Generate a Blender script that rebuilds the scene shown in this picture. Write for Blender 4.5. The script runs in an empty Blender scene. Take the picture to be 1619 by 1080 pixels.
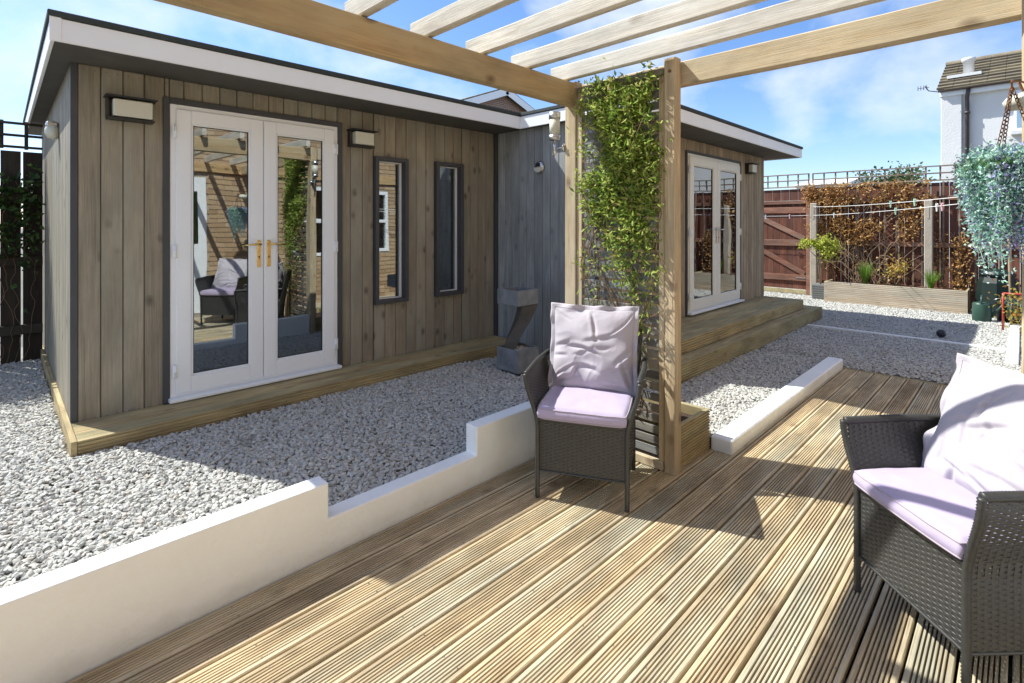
import bpy, math, random
import numpy as np
from mathutils import Vector, Matrix, noise as mn
random.seed(7); rng = np.random.default_rng(7)
R = math.radians
sc = bpy.context.scene
COL = sc.collection

# ------------------------------------------------------------------ camera, sky, sun, exposure
CAMZ = 1.40
cam_d = bpy.data.cameras.new('camera'); cam = bpy.data.objects.new('camera', cam_d); COL.objects.link(cam)
cam.location = (0, 0, CAMZ); cam.rotation_euler = (R(90), 0, R(-45))
cam_d.sensor_width = 36; cam_d.lens = 18.0; cam_d.shift_y = -0.1143
cam_d.clip_start = 0.05; cam_d.clip_end = 2000
sc.camera = cam
SUN_AZ = Vector((-0.42, 0.907)).normalized(); ELEV = R(50)
sun_d = bpy.data.lights.new('sun', 'SUN'); sun = bpy.data.objects.new('sun', sun_d); COL.objects.link(sun)
sd = Vector((SUN_AZ.x * math.cos(ELEV), SUN_AZ.y * math.cos(ELEV), math.sin(ELEV)))
sun.rotation_euler = sd.to_track_quat('Z', 'Y').to_euler(); sun.location = (0, 0, 12)
sun_d.energy = 3.4; sun_d.angle = R(0.53); sun_d.color = (1.0, 0.995, 0.93)
W = bpy.data.worlds.new('World'); sc.world = W; W.use_nodes = True
nt = W.node_tree; nt.nodes.clear(); N = nt.nodes; L = nt.links
wo = N.new('ShaderNodeOutputWorld'); bg = N.new('ShaderNodeBackground'); bg.inputs[1].default_value = 0.15
sky = N.new('ShaderNodeTexSky'); sky.sky_type = 'NISHITA'; sky.sun_disc = False
sky.sun_elevation = ELEV; sky.sun_rotation = math.atan2(SUN_AZ.x, SUN_AZ.y)
sky.air_density = 1.0; sky.dust_density = .6; sky.ozone_density = 2.0
tc = N.new('ShaderNodeTexCoord'); mp = N.new('ShaderNodeMapping'); mp.inputs['Scale'].default_value = (1.0, 1.0, 1.5)
no1 = N.new('ShaderNodeTexNoise'); no1.inputs['Scale'].default_value = 4.2; no1.inputs['Detail'].default_value = 7; no1.inputs['Roughness'].default_value = .52; no1.inputs['Distortion'].default_value = .1
cr = N.new('ShaderNodeValToRGB'); cr.color_ramp.elements[0].position = .44; cr.color_ramp.elements[1].position = .68
cr.color_ramp.elements[0].color = (.0, .0, .0, 1); cr.color_ramp.elements[1].color = (.75, .75, .75, 1)
mx = N.new('ShaderNodeMixRGB'); mx.inputs[2].default_value = (3.2, 3.35, 3.55, 1)
L.new(tc.outputs['Generated'], mp.inputs[0]); L.new(mp.outputs[0], no1.inputs['Vector']); L.new(no1.outputs[0], cr.inputs[0])
hs_ = N.new('ShaderNodeHueSaturation'); hs_.inputs['Saturation'].default_value = 1.12; hs_.inputs['Value'].default_value = .72
tn_ = N.new('ShaderNodeMixRGB'); tn_.blend_type = 'MULTIPLY'; tn_.inputs[0].default_value = 1; tn_.inputs[2].default_value = (.76, .79, .90, 1)
L.new(sky.outputs[0], tn_.inputs[1]); L.new(tn_.outputs[0], hs_.inputs['Color']); L.new(cr.outputs[0], mx.inputs[0]); L.new(hs_.outputs[0], mx.inputs[1]); L.new(mx.outputs[0], bg.inputs[0]); L.new(bg.outputs[0], wo.inputs[0])
sc.view_settings.view_transform = 'Standard'; sc.view_settings.look = 'None'; sc.view_settings.gamma = 1
sc.view_settings.use_curve_mapping = False; sc.view_settings.exposure = 1.2

# ------------------------------------------------------------------ helpers
def tag(o, label=None, cat=None, group=None, kind=None):
    if label: o['label'] = label
    if cat: o['category'] = cat
    if group: o['group'] = group
    if kind: o['kind'] = kind
    return o
def empty(name, loc=(0, 0, 0), rz=0, parent=None):
    o = bpy.data.objects.new(name, None); o.empty_display_size = .1; COL.objects.link(o)
    o.location = loc; o.rotation_euler = (0, 0, rz); o.parent = parent
    return o
class MB:
    def __init__(s): s.v = []; s.f = []; s.m = []; s.sm = []
    def add(s, vs, fs, mi=0, smooth=False, M=None):
        b = len(s.v)
        if M is not None: vs = [tuple(M @ Vector(v)) for v in vs]
        s.v += [tuple(v) for v in vs]; s.f += [[b + i for i in f] for f in fs]
        s.m += [mi] * len(fs); s.sm += [smooth] * len(fs); return s
    def box(s, x0, x1, y0, y1, z0, z1, c=0.0, mi=0, M=None):
        if x0 > x1: x0, x1 = x1, x0
        if y0 > y1: y0, y1 = y1, y0
        if z0 > z1: z0, z1 = z1, z0
        if c <= 0:
            vs = [(x, y, z) for x in (x0, x1) for y in (y0, y1) for z in (z0, z1)]
            fs = [(0, 1, 3, 2), (4, 6, 7, 5), (0, 4, 5, 1), (2, 3, 7, 6), (0, 2, 6, 4), (1, 5, 7, 3)]
            return s.add(vs, fs, mi, False, M)
        c = min(c, (x1 - x0) * .45, (y1 - y0) * .45, (z1 - z0) * .45)
        X = (x0, x1); Y = (y0, y1); Z = (z0, z1); sg = (1, -1); vs = []; ix = {}
        for i in (0, 1):
            for j in (0, 1):
                for k in (0, 1):
                    ix[i, j, k, 0] = len(vs); vs.append((X[i], Y[j] + sg[j] * c, Z[k] + sg[k] * c))
                    ix[i, j, k, 1] = len(vs); vs.append((X[i] + sg[i] * c, Y[j], Z[k] + sg[k] * c))
                    ix[i, j, k, 2] = len(vs); vs.append((X[i] + sg[i] * c, Y[j] + sg[j] * c, Z[k]))
        fs = []
        for i in (0, 1): fs.append([ix[i, 0, 0, 0], ix[i, 1, 0, 0], ix[i, 1, 1, 0], ix[i, 0, 1, 0]][::(1 if i else -1)])
        for j in (0, 1): fs.append([ix[0, j, 0, 1], ix[1, j, 0, 1], ix[1, j, 1, 1], ix[0, j, 1, 1]][::(-1 if j else 1)])
        for k in (0, 1): fs.append([ix[0, 0, k, 2], ix[1, 0, k, 2], ix[1, 1, k, 2], ix[0, 1, k, 2]][::(1 if k else -1)])
        for i in (0, 1):
            for j in (0, 1):
                q = [ix[i, j, 0, 0], ix[i, j, 0, 1], ix[i, j, 1, 1], ix[i, j, 1, 0]]; fs.append(q if i == j == 0 or i == j == 1 else q[::-1])
                q = [ix[i, 0 if j == 0 else 0, 0, 0]] if False else None
        for i in (0, 1):
            for k in (0, 1):
                q = [ix[i, 0, k, 0], ix[i, 1, k, 0], ix[i, 1, k, 2], ix[i, 0, k, 2]]; fs.append(q[::-1] if i == k else q)
        for j in (0, 1):
            for k in (0, 1):
                q = [ix[0, j, k, 1], ix[1, j, k, 1], ix[1, j, k, 2], ix[0, j, k, 2]]; fs.append(q if j == k else q[::-1])
        for i in (0, 1):
            for j in (0, 1):
                for k in (0, 1):
                    q = [ix[i, j, k, 0], ix[i, j, k, 1], ix[i, j, k, 2]]; fs.append(q if (i + j + k) % 2 == 0 else q[::-1])
        return s.add(vs, fs, mi, False, M)
    def tube(s, pts, r, n=8, mi=0, cap=True, M=None):
        pts = [Vector(p) for p in pts]; vs = []; fs = []
        up = Vector((0, 0, 1)); prev = None
        for i, p in enumerate(pts):
            t = (pts[min(i + 1, len(pts) - 1)] - pts[max(i - 1, 0)]).normalized()
            if prev is None:
                a = t.orthogonal().normalized()
            else:
                a = (prev - t * prev.dot(t)).normalized()
            prev = a; b = t.cross(a)
            rr = r(i / (len(pts) - 1)) if callable(r) else (r[i] if isinstance(r, (list, tuple)) else r)
            for k in range(n):
                an = 2 * math.pi * k / n
                vs.append(p + a * (rr * math.cos(an)) + b * (rr * math.sin(an)))
        for i in range(len(pts) - 1):
            for k in range(n):
                k2 = (k + 1) % n
                fs.append((i * n + k, i * n + k2, (i + 1) * n + k2, (i + 1) * n + k))
        if cap:
            fs.append(tuple(range(n))[::-1]); fs.append(tuple((len(pts) - 1) * n + k for k in range(n)))
        return s.add(vs, fs, mi, True, M)
    def lathe(s, prof, n=24, mi=0, c=(0, 0, 0), M=None, smooth=True):
        vs = []; fs = []
        for (r, z) in prof:
            for k in range(n):
                a = 2 * math.pi * k / n; vs.append((c[0] + r * math.cos(a), c[1] + r * math.sin(a), c[2] + z))
        for i in range(len(prof) - 1):
            for k in range(n):
                k2 = (k + 1) % n; fs.append((i * n + k, i * n + k2, (i + 1) * n + k2, (i + 1) * n + k))
        fs.append(tuple(range(n))[::-1]); fs.append(tuple((len(prof) - 1) * n + k for k in range(n)))
        return s.add(vs, fs, mi, smooth, M)
    def prism(s, poly, axis, a0, a1, mi=0, M=None):
        n = len(poly); vs = []
        for a in (a0, a1):
            for (p, q) in poly:
                vs.append({'x': (a, p, q), 'y': (p, a, q), 'z': (p, q, a)}[axis])
        fs = [tuple(range(n))[::-1], tuple(range(n, 2 * n))] + [(i, (i + 1) % n, n + (i + 1) % n, n + i) for i in range(n)]
        return s.add(vs, fs, mi, False, M)
    def mesh(s, name, mats):
        me = bpy.data.meshes.new(name); me.from_pydata(s.v, [], s.f)
        if not isinstance(mats, (list, tuple)): mats = [mats]
        for m in mats: me.materials.append(m)
        me.polygons.foreach_set('material_index', s.m); me.polygons.foreach_set('use_smooth', s.sm)
        me.validate(); me.update()
        import bmesh
        b = bmesh.new(); b.from_mesh(me); bmesh.ops.recalc_face_normals(b, faces=b.faces); b.to_mesh(me); b.free()
        return me
    def build(s, name, mats, parent=None, loc=(0, 0, 0)):
        o = bpy.data.objects.new(name, s.mesh(name, mats)); COL.objects.link(o); o.parent = parent; o.location = loc
        return o
def np_obj(name, V, F, mat, parent=None, smooth=False, loc=(0, 0, 0)):
    me = bpy.data.meshes.new(name); V = np.asarray(V, dtype=np.float32); F = np.asarray(F, dtype=np.int32)
    k = F.shape[1]; me.vertices.add(len(V)); me.vertices.foreach_set('co', V.ravel())
    me.loops.add(F.size); me.loops.foreach_set('vertex_index', F.ravel())
    me.polygons.add(len(F)); me.polygons.foreach_set('loop_start', np.arange(0, F.size, k, dtype=np.int32))
    me.polygons.foreach_set('loop_total', np.full(len(F), k, dtype=np.int32)) if False else None
    me.update(calc_edges=True)
    if smooth: me.polygons.foreach_set('use_smooth', np.ones(len(F), dtype=bool))
    for m in (mat if isinstance(mat, (list, tuple)) else [mat]): me.materials.append(m)
    me.validate()
    o = bpy.data.objects.new(name, me); COL.objects.link(o); o.parent = parent; o.location = loc
    return o
def copy_tree(o, parent=None):
    c = o.copy(); COL.objects.link(c); c.parent = parent
    for ch in list(o.children): copy_tree(ch, c)
    return c

# ------------------------------------------------------------------ materials
def newmat(name):
    m = bpy.data.materials.new(name); m.use_nodes = True; t = m.node_tree
    return m, t, t.nodes['Principled BSDF']
def nd(t, ty, **kw):
    n = t.nodes.new(ty)
    for k, v in kw.items():
        if k in n.inputs: n.inputs[k].default_value = v
        else: setattr(n, k, v)
    return n
def plain(name, col, rough=.6, metal=0, bump=0, bscale=60, var=.06, spec=.5, vscale=5):
    m, t, p = newmat(name)
    p.inputs['Roughness'].default_value = rough; p.inputs['Metallic'].default_value = metal
    p.inputs['Specular IOR Level'].default_value = spec
    tcn = nd(t, 'ShaderNodeTexCoord'); nz = nd(t, 'ShaderNodeTexNoise', Scale=vscale, Detail=6.0, Roughness=.6)
    t.links.new(tcn.outputs['Object'], nz.inputs['Vector'])
    mr = nd(t, 'ShaderNodeMapRange'); mr.inputs[1].default_value = .3; mr.inputs[2].default_value = .7
    mr.inputs[3].default_value = 1 - var; mr.inputs[4].default_value = 1 + var
    t.links.new(nz.outputs[0], mr.inputs[0])
    mul = nd(t, 'ShaderNodeVectorMath', operation='SCALE'); mul.inputs[0].default_value = col[:3]
    t.links.new(mr.outputs[0], mul.inputs['Scale']); t.links.new(mul.outputs[0], p.inputs['Base Color'])
    if bump:
        n2 = nd(t, 'ShaderNodeTexNoise', Scale=bscale, Detail=4.0); t.links.new(tcn.outputs['Object'], n2.inputs['Vector'])
        b = nd(t, 'ShaderNodeBump', Strength=bump, Distance=.01); t.links.new(n2.outputs[0], b.inputs['Height']); t.links.new(b.outputs[0], p.inputs['Normal'])
    return m
def wood(name, c1, c2, axis='x', knot=(.12, .07, .035), weather=None, rough=.75, grain=1.0, bump=.35, var=.25, knots=.5, stain=.35, board=None, sat=None):
    """c1/c2 light and dark of the grain; weather = grey-green patches colour; axis = grain direction"""
    m, t, p = newmat(name); lk = t.links.new
    tcn = nd(t, 'ShaderNodeTexCoord'); oi = nd(t, 'ShaderNodeObjectInfo')
    off = nd(t, 'ShaderNodeVectorMath', operation='SCALE'); off.inputs[0].default_value = (37.3, 51.7, 23.1); lk(oi.outputs['Random'], off.inputs['Scale'])
    ad = nd(t, 'ShaderNodeVectorMath', operation='ADD'); lk(tcn.outputs['Object'], ad.inputs[0]); lk(off.outputs[0], ad.inputs[1])
    def mapped(lng, crs):
        q = nd(t, 'ShaderNodeMapping'); s = {'x': (lng, crs, crs), 'y': (crs, lng, crs), 'z': (crs, crs, lng)}[axis]
        q.inputs['Scale'].default_value = s; lk(ad.outputs[0], q.inputs[0]); return q
    g = nd(t, 'ShaderNodeTexNoise', Scale=1.0, Detail=8.0, Roughness=.62, Distortion=1.2); lk(mapped(1.6, 34 * grain).outputs[0], g.inputs['Vector'])
    g2 = nd(t, 'ShaderNodeTexNoise', Scale=1.0, Detail=4.0, Roughness=.6, Distortion=.4); lk(mapped(4, 230 * grain).outputs[0], g2.inputs['Vector'])
    ramp = nd(t, 'ShaderNodeMapRange'); ramp.inputs[1].default_value = .34; ramp.inputs[2].default_value = .66; lk(g.outputs[0], ramp.inputs[0])
    mixc = nd(t, 'ShaderNodeMixRGB'); mixc.inputs[1].default_value = (*c1, 1); mixc.inputs[2].default_value = (*c2, 1); lk(ramp.outputs[0], mixc.inputs[0])
    # fine fibre
    r2 = nd(t, 'ShaderNodeMapRange'); r2.inputs[1].default_value = .3; r2.inputs[2].default_value = .7; r2.inputs[3].default_value = .8; r2.inputs[4].default_value = 1.18; lk(g2.outputs[0], r2.inputs[0])
    m2 = nd(t, 'ShaderNodeVectorMath', operation='SCALE'); lk(mixc.outputs[0], m2.inputs[0]); lk(r2.outputs[0], m2.inputs['Scale'])
    cur = m2.outputs[0]
    if weather:
        wn = nd(t, 'ShaderNodeTexNoise', Scale=1.0, Detail=6.0, Roughness=.65); lk(mapped(1.3, 9).outputs[0], wn.inputs['Vector'])
        wr = nd(t, 'ShaderNodeMapRange'); wr.inputs[1].default_value = .42; wr.inputs[2].default_value = .68; wr.inputs[4].default_value = .85
        wa = nd(t, 'ShaderNodeMath', operation='MULTIPLY_ADD'); wa.inputs[1].default_value = .26; wf = nd(t, 'ShaderNodeMath', operation='FRACT'); wf2 = nd(t, 'ShaderNodeMath', operation='MULTIPLY'); wf2.inputs[1].default_value = 7.31
        lk(oi.outputs['Random'], wf2.inputs[0]); lk(wf2.outputs[0], wf.inputs[0]); lk(wf.outputs[0], wa.inputs[0]); ws = nd(t, 'ShaderNodeMath', operation='SUBTRACT'); ws.inputs[1].default_value = .13; lk(wn.outputs[0], ws.inputs[0]); lk(ws.outputs[0], wa.inputs[2]); lk(wa.outputs[0], wr.inputs[0])
        wm = nd(t, 'ShaderNodeMixRGB'); wm.inputs[2].default_value = (*weather, 1); lk(wr.outputs[0], wm.inputs[0]); lk(cur, wm.inputs[1]); cur = wm.outputs[0]
    # broad stains
    sn = nd(t, 'ShaderNodeTexNoise', Scale=1.0, Detail=5.0, Roughness=.6); lk(mapped(2.2, 7).outputs[0], sn.inputs['Vector'])
    sr = nd(t, 'ShaderNodeMapRange'); sr.inputs[1].default_value = .35; sr.inputs[2].default_value = .7; sr.inputs[3].default_value = 1 + stain * .4; sr.inputs[4].default_value = 1 - stain; lk(sn.outputs[0], sr.inputs[0])
    sm = nd(t, 'ShaderNodeVectorMath', operation='SCALE'); lk(cur, sm.inputs[0]); lk(sr.outputs[0], sm.inputs['Scale'])
    # per piece tone
    pr = nd(t, 'ShaderNodeMapRange'); pr.inputs[3].default_value = 1 - var; pr.inputs[4].default_value = 1 + var * .8; lk(oi.outputs['Random'], pr.inputs[0])
    pm = nd(t, 'ShaderNodeVectorMath', operation='SCALE'); lk(sm.outputs[0], pm.inputs[0]); lk(pr.outputs[0], pm.inputs['Scale']); cur = pm.outputs[0]
    # knots
    if knots:
        kv = nd(t, 'ShaderNodeTexVoronoi', Scale=1.0); km = mapped(4.2, 6.5); 
        kd = nd(t, 'ShaderNodeTexNoise', Scale=14.0, Detail=2.0); lk(ad.outputs[0], kd.inputs['Vector'])
        ka = nd(t, 'ShaderNodeVectorMath', operation='MULTIPLY_ADD'); ka.inputs[1].default_value = (.12, .12, .12); lk(kd.outputs['Color'], ka.inputs[0]); lk(km.outputs[0], ka.inputs[2])
        lk(ka.outputs[0], kv.inputs['Vector'])
        kr = nd(t, 'ShaderNodeMapRange'); kr.inputs[1].default_value = .05; kr.inputs[2].default_value = .21; kr.inputs[3].default_value = knots; kr.inputs[4].default_value = 0; lk(kv.outputs['Distance'], kr.inputs[0])
        kx = nd(t, 'ShaderNodeMixRGB'); kx.inputs[2].default_value = (*knot, 1); lk(kr.outputs[0], kx.inputs[0]); lk(cur, kx.inputs[1]); cur = kx.outputs[0]
    lk(cur, p.inputs['Base Color'])
    p.inputs['Roughness'].default_value = rough; p.inputs['Specular IOR Level'].default_value = .3
    sumn = nd(t, 'ShaderNodeMath', operation='ADD'); lk(g.outputs[0], sumn.inputs[0]); lk(g2.outputs[0], sumn.inputs[1])
    b = nd(t, 'ShaderNodeBump', Strength=bump, Distance=.004); lk(sumn.outputs[0], b.inputs['Height']); lk(b.outputs[0], p.inputs['Normal'])
    return m
def leafmat(name, cols, trans=.35, rough=.5):
    m, t, p = newmat(name); lk = t.links.new
    g = nd(t, 'ShaderNodeNewGeometry'); r = nd(t, 'ShaderNodeValToRGB'); r.color_ramp.interpolation = 'LINEAR'
    e = r.color_ramp.elements
    while len(e) < len(cols): e.new(.5)
    for i, c in enumerate(cols): e[i].position = i / (len(cols) - 1); e[i].color = (*c, 1)
    lk(g.outputs['Random Per Island'], r.inputs[0]); lk(r.outputs[0], p.inputs['Base Color']); p.inputs['Roughness'].default_value = rough
    p.inputs['Specular IOR Level'].default_value = .35
    tr = nd(t, 'ShaderNodeBsdfTranslucent'); lk(r.outputs[0], tr.inputs[0]); ms = nd(t, 'ShaderNodeMixShader'); ms.inputs[0].default_value = trans
    lk(p.outputs[0], ms.inputs[1]); lk(tr.outputs[0], ms.inputs[2]); lk(ms.outputs[0], t.nodes['Material Output'].inputs[0])
    return m
def glassmat(name, refl=.42, tint=(.62, .68, .68)):
    m, t, p = newmat(name); t.nodes.remove(p); lk = t.links.new
    g = nd(t, 'ShaderNodeBsdfGlossy', Roughness=.005); g.inputs[0].default_value = (.9, .92, .92, 1)
    tr = nd(t, 'ShaderNodeBsdfTransparent'); tr.inputs[0].default_value = (*tint, 1)
    lw = nd(t, 'ShaderNodeLayerWeight', Blend=.35); mr = nd(t, 'ShaderNodeMapRange'); mr.inputs[3].default_value = refl; mr.inputs[4].default_value = 1
    lk(lw.outputs['Fresnel'], mr.inputs[0]); ms = nd(t, 'ShaderNodeMixShader'); lk(mr.outputs[0], ms.inputs[0]); lk(tr.outputs[0], ms.inputs[1]); lk(g.outputs[0], ms.inputs[2])
    # very slight waviness of the sealed unit
    tcn = nd(t, 'ShaderNodeTexCoord'); nz = nd(t, 'ShaderNodeTexNoise', Scale=1.6, Detail=1.0); lk(tcn.outputs['Object'], nz.inputs['Vector'])
    b = nd(t, 'ShaderNodeBump', Strength=.12, Distance=.02); lk(nz.outputs[0], b.inputs['Height']); lk(b.outputs[0], g.inputs['Normal'])
    lk(ms.outputs[0], t.nodes['Material Output'].inputs[0]); return m

M = {}
M['deck'] = wood('deck_timber', (.62, .50, .32), (.42, .32, .19), 'x', weather=(.50, .48, .37), var=.14, knots=.45, stain=.4, bump=.7)
M['groove'] = plain('groove_shade', (.10, .07, .045), .95, var=.4, vscale=14)  # dark tone that paints shade into the deck grooves
M['screw'] = plain('screw_heads', (.18, .16, .14), .5, metal=.5)
M['step'] = wood('step_timber', (.52, .41, .22), (.35, .27, .14), 'x', weather=(.37, .34, .20), var=.12, stain=.35)
M['stepy'] = wood('step_timber_side', (.52, .41, .22), (.35, .27, .14), 'y', weather=(.37, .34, .20), var=.12, stain=.35)
M['clad'] = wood('grey_stained_cladding', (.345, .30, .225), (.26, .225, .165), 'z', knot=(.09, .08, .06), weather=(.315, .30, .24), var=.09, knots=.85, stain=.22, bump=.2)
M['clad_blue'] = wood('blue_grey_cladding', (.38, .39, .38), (.26, .275, .28), 'z', knot=(.12, .12, .12), weather=(.31, .335, .34), var=.16, knots=.5, stain=.25, bump=.2)
M['clad_tan'] = wood('tan_grey_cladding', (.46, .365, .25), (.32, .25, .17), 'z', knot=(.10, .075, .05), weather=(.25, .21, .15), var=.15, knots=.3, stain=.25, bump=.2)
M['beam_x'] = wood('pergola_beam_timber', (.62, .43, .22), (.44, .28, .13), 'x', weather=(.50, .40, .24), var=.1, knots=.8, stain=.25)
M['beam_y'] = wood('pergola_beam_timber_cross', (.66, .53, .34), (.50, .37, .21), 'y', weather=(.6, .52, .37), var=.1, knots=.7, stain=.22)
M['rafter'] = wood('weathered_rafter_timber', (.72, .67, .56), (.52, .46, .36), 'y', knot=(.28, .22, .15), weather=(.70, .68, .61), var=.1, knots=.6, stain=.25)
M['post'] = wood('post_timber', (.62, .50, .33), (.45, .345, .21), 'z', weather=(.57, .50, .37), var=.08, knots=.7, stain=.25)
M['slat'] = wood('grey_painted_slats', (.22, .225, .23), (.14, .145, .15), 'y', weather=(.32, .29, .24), var=.2, knots=0, stain=.2)
M['fence'] = wood('red_brown_fence', (.22, .085, .052), (.125, .046, .03), 'z', weather=(.17, .08, .06), var=.25, knots=.3, stain=.35)
M['fence_x'] = wood('red_brown_rail', (.34, .165, .11), (.20, .09, .06), 'y', weather=(.29, .19, .15), var=.2, knots=.3, stain=.3)
M['fence_dark'] = wood('dark_fence', (.055, .04, .026), (.03, .022, .015), 'z', weather=(.045, .04, .028), var=.25, knots=.2, stain=.3)
M['trellis'] = wood('weathered_trellis', (.30, .22, .165), (.20, .14, .10), 'y', weather=(.3, .26, .21), var=.2, knots=0)
M['pale_y'] = wood('pale_planter_timber', (.66, .55, .42), (.50, .40, .28), 'y', weather=(.60, .55, .45), var=.12, knots=.3, stain=.2)
M['concrete_post'] = plain('pole_grey', (.42, .37, .30), .85, bump=.4, var=.15)
M['white_render'] = plain('white_masonry_paint', (.87, .90, .90), .75, bump=.35, bscale=38, var=.035, vscale=3)
def dirty_wall(m):
    t = m.node_tree; p = t.nodes['Principled BSDF']; lk = t.links.new; src = p.inputs['Base Color'].links[0].from_socket
    tcn = nd(t, 'ShaderNodeTexCoord'); sp = nd(t, 'ShaderNodeSeparateXYZ'); lk(tcn.outputs['Object'], sp.inputs[0])
    nz = nd(t, 'ShaderNodeTexNoise', Scale=9.0, Detail=8.0, Roughness=.65); lk(tcn.outputs['Object'], nz.inputs['Vector'])
    nz2 = nd(t, 'ShaderNodeTexNoise', Scale=1.7, Detail=5.0); lk(tcn.outputs['Object'], nz2.inputs['Vector'])
    a = nd(t, 'ShaderNodeMath', operation='MULTIPLY_ADD'); a.inputs[1].default_value = .16; lk(nz.outputs[0], a.inputs[0]); 
    sb = nd(t, 'ShaderNodeMath', operation='MULTIPLY'); sb.inputs[1].default_value = -1; lk(sp.outputs['Z'], sb.inputs[0]); lk(sb.outputs[0], a.inputs[2])
    mr = nd(t, 'ShaderNodeMapRange'); mr.inputs[1].default_value = .0; mr.inputs[2].default_value = .07; mr.inputs[4].default_value = .30; lk(a.outputs[0], mr.inputs[0])
    b = nd(t, 'ShaderNodeMapRange'); b.inputs[1].default_value = .5; b.inputs[2].default_value = .75; b.inputs[4].default_value = .10; lk(nz2.outputs[0], b.inputs[0])
    mxm = nd(t, 'ShaderNodeMath', operation='MAXIMUM'); lk(mr.outputs[0], mxm.inputs[0]); lk(b.outputs[0], mxm.inputs[1])
    mc = nd(t, 'ShaderNodeMixRGB'); mc.inputs[2].default_value = (.50, .50, .41, 1); lk(mxm.outputs[0], mc.inputs[0]); lk(src, mc.inputs[1]); lk(mc.outputs[0], p.inputs['Base Color'])
dirty_wall(M['white_render'])
M['white_paint'] = plain('white_fascia', (.88, .905, .92), .45, var=.03, vscale=2)
M['upvc'] = plain('white_upvc', (.86, .885, .91), .3, var=.015)
M['cream_upvc'] = plain('cream_white_frame', (.78, .77, .70), .35, var=.015)
M['dark_trim'] = plain('charcoal_trim', (.055, .057, .062), .55, bump=.15, bscale=25, var=.12)
M['soffit'] = plain('dark_soffit', (.085, .08, .07), .7, bump=.2, bscale=9, var=.15)
M['felt'] = plain('roof_felt', (.035, .045, .042), .8, var=.2, bump=.3)
M['black'] = plain('black_plastic', (.02, .02, .021), .4)
M['diffuser'] = plain('frosted_diffuser', (.62, .62, .52), .35, var=.02)
M['brass'] = plain('polished_brass', (.83, .58, .22), .22, metal=1, var=.02)
M['steel'] = plain('brushed_steel', (.62, .60, .58), .3, metal=1, var=.03)
M['chrome'] = plain('chrome', (.7, .7, .7), .15, metal=1, var=.02)
M['rubber'] = plain('black_gasket', (.015, .015, .015), .6)
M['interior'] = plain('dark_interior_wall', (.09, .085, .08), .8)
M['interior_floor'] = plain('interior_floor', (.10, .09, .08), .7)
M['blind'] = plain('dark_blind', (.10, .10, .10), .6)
M['stone_grey'] = plain('slate_grey_concrete', (.21, .225, .24), .75, bump=.35, bscale=30, var=.3, vscale=7)
M['stone_dark'] = plain('dark_stained_concrete', (.09, .085, .08), .7, bump=.3, bscale=25, var=.35, vscale=6)
M['soil'] = plain('potting_soil', (.05, .028, .018), .95, bump=1, bscale=45, var=.4, vscale=30)
M['ground'] = plain('bare_earth', (.16, .15, .12), .95, bump=.6, bscale=3, var=.2, vscale=.3)
M['gravel_bed'] = plain('gravel_bed', (.26, .25, .235), .95, bump=1, bscale=60, var=.35, vscale=60)
M['rattan'] = plain('dark_brown_rattan', (.037, .037, .034), .42, var=.25, vscale=90, spec=.6)
M['glass'] = glassmat('door_glass', .26)
M['glass_far'] = glassmat('far_glass', .5)
M['pot'] = plain('grey_ribbed_pot', (.16, .17, .17), .6)
M['green_plastic'] = plain('dark_green_plastic', (.007, .018, .015), .45)
M['green_can'] = plain('green_watering_can', (.03, .075, .055), .4)
M['red'] = plain('red_metal', (.45, .05, .04), .4)
M['rust'] = plain('rusty_chain', (.22, .11, .06), .6, metal=.6, var=.3)
M['rope'] = plain('washing_line', (.75, .75, .72), .6)
M['peg_white'] = plain('white_peg', (.72, .74, .74), .5)
M['peg_pink'] = plain('pink_peg', (.75, .42, .5), .5)
M['peg_green'] = plain('green_peg', (.42, .65, .52), .5)
M['stem'] = plain('woody_stem', (.18, .115, .06), .8, var=.3)
M['stem_pale'] = plain('pale_vine_stem', (.30, .21, .13), .8, var=.3)
M['ball'] = plain('dark_ball', (.02, .022, .035), .35)
M['render_far'] = plain('pale_render', (.72, .72, .70), .85, bump=.5, bscale=25, var=.04, vscale=1)
M['pipe'] = plain('dark_drainpipe', (.06, .045, .045), .5)
M['cast'] = plain('galvanised_bin', (.28, .30, .30), .45, metal=.6)

# cushions: woven lavender cloth
def cloth(name, col):
    m, t, p = newmat(name); lk = t.links.new
    tcn = nd(t, 'ShaderNodeTexCoord'); n1 = nd(t, 'ShaderNodeTexNoise', Scale=6.0, Detail=5.0); lk(tcn.outputs['Object'], n1.inputs['Vector'])
    mr = nd(t, 'ShaderNodeMapRange'); mr.inputs[1].default_value = .3; mr.inputs[2].default_value = .7; mr.inputs[3].default_value = .93; mr.inputs[4].default_value = 1.05; lk(n1.outputs[0], mr.inputs[0])
    s = nd(t, 'ShaderNodeVectorMath', operation='SCALE'); s.inputs[0].default_value = col; lk(mr.outputs[0], s.inputs['Scale']); lk(s.outputs[0], p.inputs['Base Color'])
    p.inputs['Roughness'].default_value = .85; p.inputs['Sheen Weight'].default_value = .1; p.inputs['Specular IOR Level'].default_value = .2
    n2 = nd(t, 'ShaderNodeTexNoise', Scale=6.0, Detail=2.0, Distortion=.8); lk(tcn.outputs['Object'], n2.inputs['Vector'])
    n3 = nd(t, 'ShaderNodeTexNoise', Scale=650.0, Detail=2.0); lk(tcn.outputs['Object'], n3.inputs['Vector'])
    b = nd(t, 'ShaderNodeBump', Strength=.22, Distance=.03); lk(n2.outputs[0], b.inputs['Height'])
    b2 = nd(t, 'ShaderNodeBump', Strength=.25, Distance=.001); lk(n3.outputs[0], b2.inputs['Height']); lk(b.outputs[0], b2.inputs['Normal']); lk(b2.outputs[0], p.inputs['Normal'])
    return m
M['lav'] = cloth('pale_lavender_cloth', (.475, .44, .48))
M['lav2'] = cloth('lavender_seat_cloth', (.44, .375, .51))
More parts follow.
